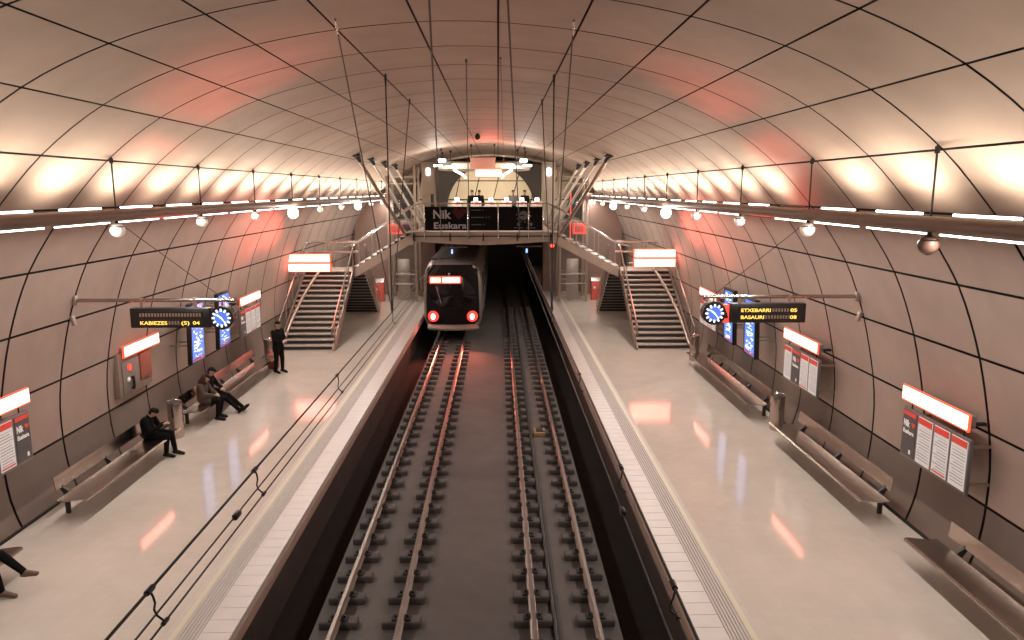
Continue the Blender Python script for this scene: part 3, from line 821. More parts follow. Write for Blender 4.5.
# portal at the back of the mezzanine with the lit passage behind
YP = 46.0
pcx, pcz, pr_ = -.45, 4.65, 2.66
def portal():
    mb = MB(); n = 48
    inner = [(pcx + pr_ * math.cos(2 * PI * k / n), pcz + pr_ * math.sin(2 * PI * k / n)) for k in range(n)]
    outer = []
    for k in range(n):
        a = 2 * PI * k / n; ca, sa = math.cos(a), math.sin(a)
        sc = min(3.6 / max(abs(ca), 1e-6), (2.75 if sa > 0 else .9) / max(abs(sa), 1e-6), 4.2)
        outer.append((pcx + sc * ca, pcz + sc * sa))
    # keep only the part above the deck
    inner = [(x, max(z, DZ + .0)) for x, z in inner]; outer = [(x, max(z, DZ)) for x, z in outer]
    for y0, y1 in ((YP, YP + .3),):
        A = [mb.bm.verts.new((x, y0, z)) for x, z in inner]; B_ = [mb.bm.verts.new((x, y0, z)) for x, z in outer]
        A2 = [mb.bm.verts.new((x, y1, z)) for x, z in inner]
        for k in range(n):
            mb._f((A[k], A[(k + 1) % n], B_[(k + 1) % n], B_[k])); mb._f((A[k], A2[k], A2[(k + 1) % n], A[(k + 1) % n]))
    bmesh.ops.remove_doubles(mb.bm, verts=mb.bm.verts, dist=1e-4)
    struct(mb.build('wall_portal', 'portal_grey'))
    # lit cross passage: a wide tube running sideways behind the portal
    mb = MB(); R_ = 2.75; yc = YP + .3 + 2.4; nA = 20
    th = [-.35 + (PI * .5 + .35 + .12) * k / nA for k in range(nA + 1)]
    xs = [pcx - 5.2 + 1.3 * k for k in range(9)]
    def pp(x, a, r=R_): return (x + (r * math.sin(a)) * .25, yc + r * math.cos(a), pcz + r * math.sin(a))
    for xa, xb in zip(xs, xs[1:]):
        for k in range(nA):
            g = .03 if k % 5 == 0 else 0
            mb.quad(pp(xa + .03, th[k] + g), pp(xb - .03, th[k] + g), pp(xb - .03, th[k + 1]), pp(xa + .03, th[k + 1]))
    mb.mi = 1
    for k in range(nA):
        mb.quad(pp(xs[0], th[k], R_ + .05), pp(xs[-1], th[k], R_ + .05), pp(xs[-1], th[k + 1], R_ + .05), pp(xs[0], th[k + 1], R_ + .05))
    struct(mb.build('wall_passage', ['cream_panel', 'joint_dark']))
    mb = MB(); mb.box(pcx - 2.9, pcx + 2.9, YP, YP + 10, DZ - .25, DZ); struct(mb.build('floor', 'deck'))
portal()
lamp_light('passage_light', (pcx, YP + .8, pcz + 2.35), (1.0, 0, 0), 3.6, .3, 330, (1, .93, .76))
for sx in (-1, 1):
    lamp_light('canopy_light', (-.72 + sx * 1.3, YC + 1.6, 6.6), (0, 0, 0), .2, 2.4, 90, (1, .93, .80))
    d = bpy.data.lights.new('canopy_rim_fill', 'POINT'); d.energy = 130; d.color = (1, .93, .8); d.shadow_soft_size = .08  # fill light added in front of the canopy to brighten its rim
    o = bpy.data.objects.new('canopy_rim_fill', d); COL.objects.link(o); o.location = (-.72 + sx * 1.95, YC - .75, 6.72)
for sx in (-1, 1):
    t = thing('portal_pier', 'tall pale pier with a white lamp at the %s of the bridge' % ('left' if sx < 0 else 'right'), 'pier', (-.53 + sx * 3.42, 43, DZ))
    mb = MB(); mb.box(-.38, .38, -.2, .5, 0, 3.3, .03); mb.build('pier_body', 'fascia' if sx < 0 else 'canopy', t)
    mb = MB(); mb.box(-.11, .11, -.30, -.2, 2.55, 2.95, .04); mb.build('lamp', 'lamp_white', t)
    mb = MB(); mb.box(.12, .30, -.23, -.2, .5, 1.5, .01) if sx < 0 else mb.box(-.3, -.05, -.23, -.2, .4, 1.7, .01); mb.build('notice', 'black_case' if sx < 0 else 'cream_panel', t)

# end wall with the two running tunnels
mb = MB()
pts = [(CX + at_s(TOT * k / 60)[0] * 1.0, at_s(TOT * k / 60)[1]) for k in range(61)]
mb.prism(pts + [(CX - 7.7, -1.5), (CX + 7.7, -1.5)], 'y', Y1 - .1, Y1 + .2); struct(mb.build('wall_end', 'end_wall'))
# partition rooms under the far bridge, behind the lifts
for sg in (-1, 1):
    xa, xb = sorted((CX + sg * 3.1, CX + sg * 7.6))
    mb = MB(); mb.box(xa, xb, 42.5, 42.8, 0, 4.0); struct(mb.build('wall_partition_' + ('left' if sg < 0 else 'right'), 'side_room'))
    mb = MB(); mb.box(*sorted((CX + sg * 5.25, CX + sg * 7.4)), 41.2, 41.5, 0, 5.6); struct(mb.build('wall_side_' + ('left' if sg < 0 else 'right'), 'side_room'))

# lift shafts
for sg in (-1, 1):
    nm = 'left' if sg < 0 else 'right'
    x0, x1 = sorted((CX + sg * 3.75, CX + sg * 5.15))
    t = thing('lift_shaft', 'steel framed glass lift shaft on the %s platform behind the stairs' % nm, 'lift', ((x0 + x1) / 2, 38.6, 0))
    hw = (x1 - x0) / 2; H = 7.0
    for xx in (-hw, hw):
        for yy in (0, 1.9):
            mb = MB(); mb.box(xx - .06, xx + .06, yy - .06, yy + .06, 0, H if xx * sg < 0 else H - .5, .01); mb.build('post', 'stringer', t)
    for zz in (.95, 1.45, 3.0, 4.05, 6.1, H - .55):
        for yy in (-.02, 1.92):
            mb = MB(); mb.box(-hw, hw, yy - .04, yy + .04, zz - .035, zz + .035, .006); mb.build('cross_bar', 'steel_bright' if zz < 2 else 'stringer', t)
    for (a, b_, c_, d_) in ((-hw + .06, hw - .06, -.005, .005), (-hw + .06, hw - .06, 1.895, 1.905)):
        mb = MB(); mb.box(a, b_, c_, d_, .1, H - .6); mb.build('glass_panel', 'glass', t)
    for xx in (-hw, hw):
        mb = MB(); mb.box(xx - .005, xx + .005, .06, 1.84, .1, H - .6); mb.build('glass_panel', 'glass', t)
    mb = MB(); mb.box(-.32, .32, .35, .42, .05, 2.2, .01); mb.build('lift_door', 'steel_dull', t)
    t2 = thing('red_reflection', 'glowing red box standing for a reflection in the bridge glass by the %s lift' % nm, 'sign', (CX + sg * 4.55, 36.9, 3.62))  # red reflection in the glass, built as a glowing box
    mb = MB(); mb.box(-.33, .33, -.06, .06, 0, .52, .02); mb.build('sign_box', 'red_lit', t2)
    mb = MB(); mb.box(-.22, .22, -.072, -.05, .10, .42, .01); mb.build('reflection_face', 'print_red', t2)
    mb = MB(); mb.tube([(0, 0, .5), (0, 0, .70)], .02, 8); mb.build('hanger', 'dark_metal', t2)
    mb = MB(); mb.box(-.45, -.40, .05, .15, -.8, 2.2, .01); mb.build('red_wall_glow', 'red_lit' if sg > 0 else 'red_paint', t2) if sg > 0 else mb.bm.free()  # glowing strip standing in for the edge of the red-lit wall

# red cabinets on the platforms
for x, y, nm in ((-6.25, 38.8, 'left'), (5.2, 39.2, 'right')):
    t = thing('ticket_machine', 'red upright machine with a steel top on the %s platform near the lift' % nm, 'machine', (x, y, 0))
    mb = MB(); mb.box(-.25, .25, -.18, .2, .0, 1.0, .03); mb.build('red_body', 'red_paint', t)
    mb = MB(); mb.prism([(-.20, 1.0), (.22, 1.0), (.22, 1.22), (-.12, 1.12)], 'x', -.24, .24); mb.build('steel_top', 'steel_bright', t)
    mb = MB(); mb.sphere((-.08, -.18, .66), .07, 14, 8, (1, .3, 1)); mb.build('round_window', 'print_white', t)

# ------------------------------------------------------------------ staircases (mirrored pair)
def stairs(sg):
    nm = 'left' if sg < 0 else 'right'
    xin, xout = (5.08, 7.12) if sg > 0 else (-6.02, -7.98)
    t = thing('staircase', 'open staircase with steel handrails rising from the %s platform' % nm, 'staircase', ((xin + xout) / 2, 26.6, 0))
    ox, oy = (xin + xout) / 2, 26.6
    W = abs(xout - xin) / 2
    def tread(x0, x1, y0, y1, z, name='tread'):
        mb = MB(); mb.mi = 0; mb.box(x0, x1, y0, y1, z - .045, z, .008)
        mb.mi = 1; mb.box(x0, x1, y0 + .03, y0 + .045, z - .15, z - .045)
        mb.build(name, ['tread', 'tread_edge'], t)
    N, RI, RU = 15, .166, .275
    for k in range(N): tread(-W + .05, W - .05, k * RU, k * RU + RU + .02, (k + 1) * RI)
    yl, zl = N * RU, N * RI            # landing
    LD = 1.35
    def band(pts, w, h, name, m):       # sloping flat band as a tube-like box strip between points (x,y,z)
        mb = MB()
        for a, b in zip(pts, pts[1:]):
            a, b = Vector(a), Vector(b); d = (b - a)
            side = d.cross(Vector((0, 0, 1))).normalized(); up = side.cross(d).normalized()
            mb.obox((a + b) / 2, d / 2 * 1.005, side * w, up * h)
        return mb.build(name, m, t, ang=25)
    for s in (-1, 1):
        band([(s * W, -.15, -.02), (s * W, yl, zl - .08)], .025, .14, 'stringer', 'stringer')
    mb = MB(); mb.box(-W - .02, W + .02, yl, yl + LD, zl - .22, zl, .01); mb.build('landing', 'fascia', t)
    # handrails of the front flight, both sides, with bent ends
    for s in (-1, 1):
        x = s * (W + .02)
        pts = [(x, -.30, .55), (x, -.28, .86), (x, .0, .98), (x, yl, zl + .98), (x, yl + .3, zl + 1.05)]
        mb = MB(); mb.tube(pts, .028, 8); mb.build('handrail', 'steel_bright', t)
        for k in range(5):
            yy = .1 + k * (yl - .2) / 4
            mb = MB(); mb.box(x - .02, x + .02, yy - .02, yy + .02, yy / RU * RI - .05, yy / RU * RI + .98); mb.build('post', 'stringer', t)
        mb = MB(); a = Vector((x, yl / 2, zl / 2 + .55)); mb.obox(a, (0, yl / 2, zl / 2), (.005, 0, 0), (0, 0, .36)); mb.build('glass_panel', 'glass', t)
    # curved band sweeping along the outer side of the treads
    pts = []
    for k in range(13):
        u = k / 12; yy = u * yl
        xx = sg * (W - .10 - .62 * u ** 2.2)
        pts.append((xx, yy - .05, yy / RU * RI + .16))
    mb = MB(); mb.tube(pts, [.06] * 13, 8); mb.build('curved_band', 'stringer', t)
    # back flight going down the far side of the landing
    bx0, bx1 = sorted((sg * (-W - .28), sg * (-W + 1.35)))
    NB = 14; RB = .235; yb0 = yl + LD
    mb_ = None
    for k in range(NB):
        z = zl - (k + 1) * (zl / (NB + 1)); y0 = yb0 + k * RB
        tread(bx0 + .06, bx1 - .06, y0, y0 + RB + .02, z, 'back_tread')
    for xx in (bx0, bx1):
        band([(xx, yb0, zl - .1), (xx, yb0 + NB * RB, .05)], .03, .13, 'back_stringer', 'stringer')
        mb = MB(); mb.tube([(xx, yb0, zl + .95), (xx, yb0 + NB * RB, .98), (xx, yb0 + NB * RB + .25, .9), (xx, yb0 + NB * RB + .28, .1)], .026, 8); mb.build('back_handrail', 'stringer', t)
        mb = MB(); a = Vector((xx, yb0 + NB * RB / 2, zl / 2 + .5)); mb.obox(a, (0, NB * RB / 2, -zl / 2), (.005, 0, 0), (0, 0, .38)); mb.build('glass_panel', 'glass_dark', t)
    mb = MB(); mb.box(bx0, bx1, yl, yb0, zl - .22, zl - .005); mb.build('landing', 'fascia', t)
    # cross flight from the landing up to the bridge
    xs = xin - ox                        # inner edge of landing, local
    xe = (2.29 if sg > 0 else -3.55) - ox
    NC = 10; dx = (xe - xs) / NC; rz = (DZ - zl) / NC
    y0c, y1c = yl + .0, yl + LD
    for k in range(NC):
        x0, x1 = sorted((xs + k * dx, xs + (k + 1) * dx))
        mb = MB(); mb.mi = 0; z = zl + (k + 1) * rz; mb.box(x0, x1, y0c + .05, y1c - .05, z - .05, z, .008); mb.mi = 1; mb.box(x0, x0 + .02, y0c + .05, y1c - .05, z - .16, z - .05)
        mb.build('cross_tread', ['tread', 'tread_edge'], t)
    for yy in (y0c, y1c):
        a, b_ = Vector((xs, yy, zl - .15)), Vector((xe, yy, DZ - .25)); d = b_ - a
        up = Vector((0, 1, 0)).cross(d).normalized()
        if up.z < 0: up = -up
        mb = MB(); mb.obox((a + b_) / 2, d / 2, (0, .04, 0), up * .17); mb.build('cross_stringer', 'fascia', t)
        mb = MB(); mb.obox((a + b_) / 2 + Vector((0, 0, .68)), d / 2, (0, .005, 0), (0, 0, .46)); mb.build('glass_panel', 'glass', t)
        mb = MB(); mb.tube([a + Vector((sg * .35, 0, 1.15)), a + Vector((0, 0, 1.2)), b_ + Vector((0, 0, 1.35))], .03, 8); mb.build('cross_handrail', 'steel_bright', t)
        for u in (0, .33, .66, 1):
            p = a + d * u; mb = MB(); mb.box(p.x - .02, p.x + .02, yy - .02, yy + .02, p.z, p.z + 1.2); mb.build('post', 'stringer', t)
    # landing rail at the back and outer side
    for zz, r in ((1.08, .055), (.66, .045)):
        a = (sg * (-W), yl + LD + .02, zl + zz); b_ = (sg * (W + .02), yl + LD + .02, zl + zz); c_ = (sg * (W + .02), yl + .2, zl + zz)
        mb = MB(); mb.tube([a, b_, c_], r, 10); mb.build('landing_rail', 'steel_bright', t)
    mb = MB(); mb.box(*sorted((sg * (-W + 1.35), sg * W)), yl + LD - .005, yl + LD + .005, zl + .1, zl + 1.0); mb.build('glass_panel', 'glass', t)
    # columns under the landing
    for xx, yy in ((sg * W * .9, yl + LD - .15),):
        mb = MB(); mb.tube([(xx, yy, 0), (xx, yy, zl - .22)], .05, 10); mb.build('column', 'stringer', t)
    # double lit sign over the foot of the stairs
    if sg > 0: sx, z0 = 6.15, 2.79
    else: sx, z0 = -7.37, 2.62
    s = thing('stair_sign', 'large double white lit sign with a red rim above the %s staircase' % nm, 'sign', (sx, 29, z0))
    for k in range(2):
        mb = MB(); mb.box(-.83, .83, -.09, .09, k * .365, k * .365 + .33, .012); p = mb.build('sign_box', 'box_red', s)
        mb = MB(); mb.box(-.80, .80, -.104, -.08, k * .365 + .022, k * .365 + .308, .004); mb.build('lit_face', 'box_white', p)
    for xx, xr in ((-.80, xin if sg > 0 else xout), (.80, xout if sg > 0 else xin)):
        zt_ = (zl * (29 - 26.6) / yl) + .98 - z0; xr = xr - sx
        mb = MB(); mb.tube([(xr, .05, zt_), (xr, .05, .15), (xx, .05, .15)], .018, 8); mb.build('stand', 'stringer', s)
stairs(1); stairs(-1)

# struts carrying the bridge from the vault
for sg in (-1, 1):
    nm = 'left' if sg < 0 else 'right'
    order = ['nearest', 'second', 'third', 'farthest']
    for k, yy in enumerate((27.2, 30.3, 33.6, 37.0)):
        xt = CX + sg * 4.55; zt_ = vault_z(xt)
        xb = -.63 + sg * 3.2; yb = yy + 3.4
        a = Vector((xt, yy, zt_)); b_ = Vector((xb, yb, DZ - .05)); d = (b_ - a)
        t = thing('bridge_strut', 'slanting %s strut up to the vault, %s side of the bridge, %s of four' % ('dark' if k == 0 else 'bright steel', nm, order[k]), 'strut', b_)
        mb = MB(); mb.tube([-d, (0, 0, 0)], .075 if k == 0 else .055, 10); mb.build('tube', 'stringer' if k == 0 else 'strut_paint', t)
        mb = MB()
        mb.obox(-d + Vector((0, 0, -.04)), (.20, 0, 0), (0, .30, 0), (0, 0, .03), .005); mb.tube([-d, -d * .93], [.13, .075], 10); mb.build('head_plate', 'dark_metal', t)
        mb = MB(); mb.obox((0, 0, 0), (.05, 0, 0), (0, .12, 0), (0, 0, .10), .01); mb.build('foot_plate', 'stringer', t)

# signal lamps and line brackets beyond the bridge
for x, nm in ((TL + .15, 'left'), (TR + .35, 'right')):
    t = thing('line_bracket', 'horizontal bracket under the bridge over the %s track' % nm, 'bracket', (x, 33.0 if x > 0 else 32.6, 3.30))
    mb = MB(); mb.tube([(-.6, 0, 0), (.55, 0, 0)], .028, 8); mb.build('bar', 'stringer', t)
    mb = MB(); mb.box(-.04, .04, -.03, .03, 0, .46, .005); mb.build('hanger', 'dark_metal', t)
    mb = MB(); mb.tube([(-.12, -.02, -.10), (-.12, -.02, -.28)], .04, 8); mb.build('signal_light', 'signal_blue', t)  # glowing blue stub, the signal light hung from the bracket
t = thing('signal_lamp', 'small glowing red signal lamp under the right end of the bridge', 'signal', (2.36, 32.4, 3.36))
mb = MB(); mb.box(-.10, .10, -.06, .10, -.13, .15, .02); mb.build('housing', 'black_case', t)
mb = MB(); mb.sphere((0, -.06, .02), .085, 14, 8, (1, .5, 1)); mb.build('lens', 'signal_red', t)
mb = MB(); mb.tube([(0, 0, .12), (0, 0, .38)], .02, 8); mb.build('hanger', 'dark_metal', t)
t = thing('red_cabinet', 'small dim red cabinet beside the right track in the dark beyond the bridge', 'cabinet', (2.75, 44.0, -.0))
mb = MB(); mb.box(-.2, .2, -.12, .12, .15, .95, .03); mb.build('cabinet_body', 'red_paint', t)
mb = MB(); mb.box(-.12, .12, -.135, -.11, .35, .7, .01); mb.build('door', 'niche_red', t)
mb = MB(); mb.tube([(0, 0, 0), (0, 0, .2)], .05, 8); mb.build('foot', 'dark_metal', t)

# ------------------------------------------------------------------ train
def train():
    t = thing('train', 'dark fronted metro train with red haloed headlights on the left track', 'train', (TL, 32.9, ZR))
    def sec(y, hw, z0, z1, e=5.5, n=44, tap=.0):
        zc = (z0 + z1) / 2; hh = (z1 - z0) / 2; pts = []
        for k in range(n):
            a = 2 * PI * k / n; ca, sa = math.cos(a), math.sin(a)
            zz = math.copysign(abs(sa) ** (2 / e), sa)
            w = hw * (1 - tap * max(zz, 0) ** 2)
            pts.append((w * math.copysign(abs(ca) ** (2 / e), ca), y, zc + hh * zz))
        return pts
    mb = MB()
    mb.loft([sec(.30, 1.22, .42, 3.30, tap=.10), sec(.34, 1.29, .36, 3.38, tap=.09), sec(.50, 1.325, .32, 3.46, tap=.08), sec(1.2, 1.335, .30, 3.50, tap=.07), sec(18, 1.335, .30, 3.50, tap=.07)])
    mb.build('body_shell', 'train_silver', t, ang=30)
    # black front mask, bowed forward in the middle
    def front(w, z0, z1, y, bow, n=14, rc=.22, tap=.06, off=0.0):
        rows = []
        for j in range(13):
            v = j / 12; z = z0 + (z1 - z0) * v
            ww = w * (1 - tap * v * v)
            ed = min(v, 1 - v) * (z1 - z0)
            if ed < rc: ww -= rc - math.sqrt(max(rc * rc - (rc - ed) ** 2, 0))
            rows.append([(ww * (2 * k / n - 1), y - bow * (1 - (2 * k / n - 1) ** 2) + (.18 * max(v - .35, 0)) - off, z) for k in range(n + 1)])
        return rows
    def fpanel(name, m, w, z0, z1, y, bow, th, **k):
        mb = MB(); R = front(w, z0, z1, y, bow, **k)
        A = [[mb.bm.verts.new(p) for p in r] for r in R]; B_ = [[mb.bm.verts.new((p[0], p[1] + th, p[2])) for p in r] for r in R]
        nr, nc = len(A), len(A[0])
        for i in range(nr - 1):
            for j in range(nc - 1):
                mb._f((A[i][j], A[i][j + 1], A[i + 1][j + 1], A[i + 1][j])); mb._f((B_[i][j], B_[i + 1][j], B_[i + 1][j + 1], B_[i][j + 1]))
            mb._f((A[i][0], A[i + 1][0], B_[i + 1][0], B_[i][0])); mb._f((A[i][-1], B_[i][-1], B_[i + 1][-1], A[i + 1][-1]))
        for j in range(nc - 1):
            mb._f((A[0][j], B_[0][j], B_[0][j + 1], A[0][j + 1])); mb._f((A[-1][j], A[-1][j + 1], B_[-1][j + 1], B_[-1][j]))
        return mb.build(name, m, t, ang=35)
    fpanel('front_mask', 'train_dark', 1.20, .62, 3.30, .22, .16, .35)
    fpanel('windscreen', 'train_glass', 1.02, 1.42, 2.95, .245, .16, .04, off=.05, rc=.15)
    fpanel('bumper', 'stringer', 1.18, .34, .64, .18, .18, .35, rc=.12)
    # destination display
    mb = MB(); mb.box(-.98, -.50, -.02, .12, 2.52, 2.76, .05, 3); mb.build('destination_display', 'box_white', t)
    mb = MB(); mb.box(-.44, .34, -.05, .10, 2.52, 2.76, .05, 3); mb.build('destination_display', 'box_white', t)
    mb = MB(); mb.box(-1.03, .40, .0, .15, 2.47, 2.81, .06, 3); mb.build('display_halo', 'box_red', t)  # red glow around the display, built as a lit box behind it
    # headlights
    for sx in (-1, 1):
        mb = MB(); mb.tube([(sx * .88, .18, .98), (sx * .88, .02, .98)], [.25, .235], 24); mb.build('lamp_halo', 'head_halo', t)  # red halo round the headlight, modelled as a glowing disc
        mb = MB(); mb.sphere((sx * .88, .02, .98), .125, 18, 10, (.85, .35, 1.15)); mb.build('lamp', 'head_core', t)
    # wiper, roof rail, side windows and doors
    mb = MB(); mb.tube([(-.72, -.0, 2.35), (-.60, -.06, 1.95), (-.50, -.08, 1.6)], .02, 6); mb.build('wiper', 'train_silver', t)
    mb = MB(); mb.box(-1.0, 1.0, .9, 18, 3.46, 3.56, .05); mb.build('roof', 'train_roof', t)
    for sx in (-1, 1):
        for k in range(5):
            y0 = 1.5 + k * 3.2
            mb = MB(); mb.box(*sorted((sx * 1.31, sx * 1.345)), y0, y0 + 1.5, 1.75, 2.75, .02); mb.build('side_window', 'train_glass', t)
            mb = MB(); mb.box(*sorted((sx * 1.31, sx * 1.342)), y0 + 1.75, y0 + 2.95, .75, 2.8, .01); mb.build('door', 'train_silver', t)
    for yy in (2.5, 5.0, 13.0, 15.5):
        for sx in (-1, 1):
            mb = MB(); mb.tube([(sx * .44, yy, .40), (sx * .56, yy, .40)], .38, 24); mb.build('wheel', 'dark_metal', t)
    mb = MB(); mb.box(-.9, .9, 1.6, 6, .22, .42, .03); mb.box(-.9, .9, 12, 16.6, .22, .42, .03); mb.build('bogie', 'dark_metal', t)
    for sx in (-1, 1):
        d = bpy.data.lights.new('headlight', 'SPOT'); d.energy = 420; d.color = (1, .20, .13); d.spot_size = 1.3; d.spot_blend = .9; d.shadow_soft_size = .12
        o = bpy.data.objects.new('headlight', d); COL.objects.link(o); o.location = (TL + sx * .88, 32.9 - .12, ZR + .98); o.rotation_euler = (PI / 2 - .12, 0, PI)
train()

# ------------------------------------------------------------------ people
def capsule_mesh(segs):
    bm = bmesh.new()
    for a, ra, b, rb in segs:
        a, b = Vector(a), Vector(b); d = b - a; L = d.length
        n = 14
        for p, r in ((a, ra), (b, rb)):
            q = bmesh.ops.create_uvsphere(bm, u_segments=n, v_segments=8, radius=r); bmesh.ops.translate(bm, vec=p, verts=q['verts'])
        if L > 1e-4:
            q = bmesh.ops.create_cone(bm, cap_ends=True, segments=n, radius1=ra, radius2=rb, depth=L)
            R = d.to_track_quat('Z', 'Y').to_matrix()
            for v in q['verts']: v.co = R @ v.co + (a + b) / 2
    return bm
def blob(name, segs, m, parent, vox=.014, it=3, ell=(), fac=.6):
    bm = capsule_mesh(segs)
    for c, rad in ell:
        q = bmesh.ops.create_uvsphere(bm, u_segments=18, v_segments=12, radius=1)
        for v in q['verts']: v.co = Vector((c[0] + v.co.x * rad[0], c[1] + v.co.y * rad[1], c[2] + v.co.z * rad[2]))
    me = bpy.data.meshes.new(name); bm.to_mesh(me); bm.free()
    o = bpy.data.objects.new(name, me); COL.objects.link(o)
    md = o.modifiers.new('r', 'REMESH'); md.mode = 'VOXEL'; md.voxel_size = vox; md.use_smooth_shade = True
    if it:
        sm = o.modifiers.new('s', 'SMOOTH'); sm.factor = fac; sm.iterations = it
    dg = bpy.context.evaluated_depsgraph_get(); dg.update()
    me2 = bpy.data.meshes.new_from_object(o.evaluated_get(dg))
    bpy.data.objects.remove(o); bpy.data.meshes.remove(me)
    me2.materials.clear(); me2.materials.append(M[m]); me2.shade_smooth()
    o = bpy.data.objects.new(name, me2); COL.objects.link(o); o.parent = parent
    return o
def person(label, loc, rz, J, coat='coat_black', trouser='trouser_black', shoe='shoe_black', hair='hair_dark', hood=None, cap=False, badge=False, fine=True, coat_low=0.0, sc=.92):
    """J: joints in the person's own frame, facing +y, x to the right hand side (x<0 is the left)."""
    t = thing('person', label, 'person', loc, rz)
    V = {k: Vector(v) for k, v in J.items()}
    pel, che, nek, hd = V['pelvis'], V['chest'], V['neck'], V['head']
    look = V.get('look', Vector((0, 1, 0))).normalized(); upv = (hd - nek).normalized()
    sidev = look.cross(upv).normalized()
    vox = .011 if fine else .03
    body = []
    body += [(pel, .10, che, .11), (che, .08, nek, .055), (nek, .052, hd - upv * .02, .055)]
    for s in ('l', 'r'):
        body += [(V['sh_' + s], .05, V['el_' + s], .038), (V['el_' + s], .037, V['wr_' + s], .027), (che + (V['sh_' + s] - che) * .3, .07, V['sh_' + s], .05)]
        body += [(V['hip_' + s], .075, V['kn_' + s], .05), (V['kn_' + s], .048, V['an_' + s], .035), (pel, .09, V['hip_' + s], .075), (V['an_' + s], .03, V['toe_' + s], .024)]
        # hand: palm, four unequal curled fingers and a thumb from the side of the palm
        w, e = V['wr_' + s], V['el_' + s]
        f = (w - e).normalized(); f = V.get('hand_' + s, f).normalized()
        sd = f.cross(Vector((0, 0, 1)));
        if sd.length < .1: sd = f.cross(Vector((0, 1, 0)))
        sd.normalize(); pn = f.cross(sd).normalized()
        if pn.z > 0: pn = -pn
        kn = w + f * .085
        body += [(w, .026, w + f * .05 + sd * .018, .02), (w, .026, w + f * .05 - sd * .018, .02), (w + f * .05 + sd * .018, .02, kn + sd * .022, .016), (w + f * .05 - sd * .018, .02, kn - sd * .022, .016)]
        if fine:
            for q, (off, ln) in enumerate(((-.030, .072), (-.010, .082), (.011, .077), (.031, .060))):
                b0 = kn + sd * off; b1 = b0 + (f * .85 + pn * .4).normalized() * ln * .5; b2 = b1 + (f * .45 + pn * .9).normalized() * ln * .5
                body += [(b0 - f * .02, .0105, b1, .0095), (b1, .0095, b2, .008)]
            tb = w + f * .03 + (-sd if s == 'r' else sd) * .03
            b1 = tb + (f * .6 + (-sd if s == 'r' else sd) * .6 + pn * .3).normalized() * .04; b2 = b1 + (f * .9 + pn * .3).normalized() * .03
            body += [(tb, .013, b1, .0115), (b1, .011, b2, .009)]
    c = hd
    ell = []
    # head: cranium, jaw, nose, ears built along the look direction
    hsegs = [(c + upv * .035 - look * .015, .086, c + upv * .03 + look * .015, .08), (c + look * .03 - upv * .05, .052, c + look * .055 - upv * .075, .034),
             (c + look * .098 + upv * .01, .010, c + look * .112 - upv * .018, .013), (c + sidev * .082, .016, c + sidev * .085 - upv * .02, .013), (c - sidev * .082, .016, c - sidev * .085 - upv * .02, .013),
             (c + look * .085 - upv * .052 + sidev * .016, .009, c + look * .085 - upv * .052 - sidev * .016, .009)]
    for sx in (-1, 1): hsegs.append((c + look * .083 + sidev * sx * .032 + upv * .028, .012, c + look * .078 + sidev * sx * .045 + upv * .028, .010))
    b = blob('body', body + hsegs, 'skin', t, vox, 2)
    if fine:
        mb = MB()
        for sx in (-1, 1): mb.sphere(c + look * .084 + sidev * sx * .032 + upv * .008, .011, 10, 6)
        mb.build('eyes', 'hair_dark', t)
        mb = MB(); mb.obox(c + look * .093 - upv * .053, sidev * .022, look * .004, upv * .004); mb.build('mouth', 'niche_red', t)
    # hair or cap
    if hood:
        blob('hood', [(c + upv * .03 - look * .035, .105, c - upv * .09 - look * .05, .095), (c - upv * .13 + look * .03, .075, c - upv * .14 - look * .06, .09)], hood, t, vox, 2)
        blob('hair', [(c + upv * .07 - look * .0, .075, c + upv * .05 + look * .035, .062)], hair, t, vox, 2)
    else:
        hs = [(c + upv * .05 - look * .03, .088, c + upv * .062 + look * .012, .080), (c - upv * .01 - look * .045, .072, c + upv * .04 - look * .03, .085)]
        if cap: hs += [(c + upv * .06 + look * .06, .05, c + upv * .045 + look * .12, .028)]
        blob('cap' if cap else 'hair', hs, hair, t, vox, 2)
    # coat
    cs = [(pel + Vector((0, 0, .03)), .145, (pel + che) / 2, .145), ((pel + che) / 2, .145, che, .15), (che, .13, nek - upv * .03, .075)]
    shv = (V['sh_r'] - V['sh_l']).normalized()
    for s, k in (('l', -1), ('r', 1)):
        cs += [(pel + shv * k * .05, .135, che + shv * k * .07, .125), (che + shv * k * .06, .11, V['sh_' + s], .075), (V['sh_' + s], .077, V['el_' + s], .060), (V['el_' + s], .060, V['wr_' + s] - (V['wr_' + s] - V['el_' + s]).normalized() * .02, .046)]
        if coat_low: cs += [(V['hip_' + s], .125, V['hip_' + s] + (V['kn_' + s] - V['hip_' + s]) * coat_low, .115)]
    cj = blob('coat', cs, coat, t, vox * 1.2, 3)
    # trousers
    tr = [(pel, .14, pel - Vector((0, 0, .02)), .14)]
    for s in ('l', 'r'):
        tr += [(pel, .125, V['hip_' + s], .105), (V['hip_' + s], .108, V['kn_' + s], .074), (V['kn_' + s], .074, V['an_' + s] + (V['kn_' + s] - V['an_' + s]).normalized() * .03, .055)]
    blob('trousers', tr, trouser, t, vox * 1.2, 3)
    for s in ('l', 'r'):
        an, to = V['an_' + s], V['toe_' + s]; d = (to - an); d2 = Vector((d.x, d.y, d.z)).normalized()
        dn = Vector((0, 0, -1)) - d2 * d2.z * -1; dn.normalize()
        heel = an - d2 * .045 + dn * .035
        blob('shoe', [(an, .05, an + dn * .03, .045), (heel, .040, to - d2 * .02 + dn * .012, .036), (an + d2 * .03, .046, to, .032)], shoe, t, vox, 2)
    if badge:
        mb = MB(); p = V['sh_l'] * .55 + V['el_l'] * .45; mb.sphere(p + Vector((-.045, .02, 0)), .045, 12, 8, (.5, 1, 1.1)); mb.build('arm_badge', 'badge', cj)
    t.scale = (sc, sc, sc)
    return t
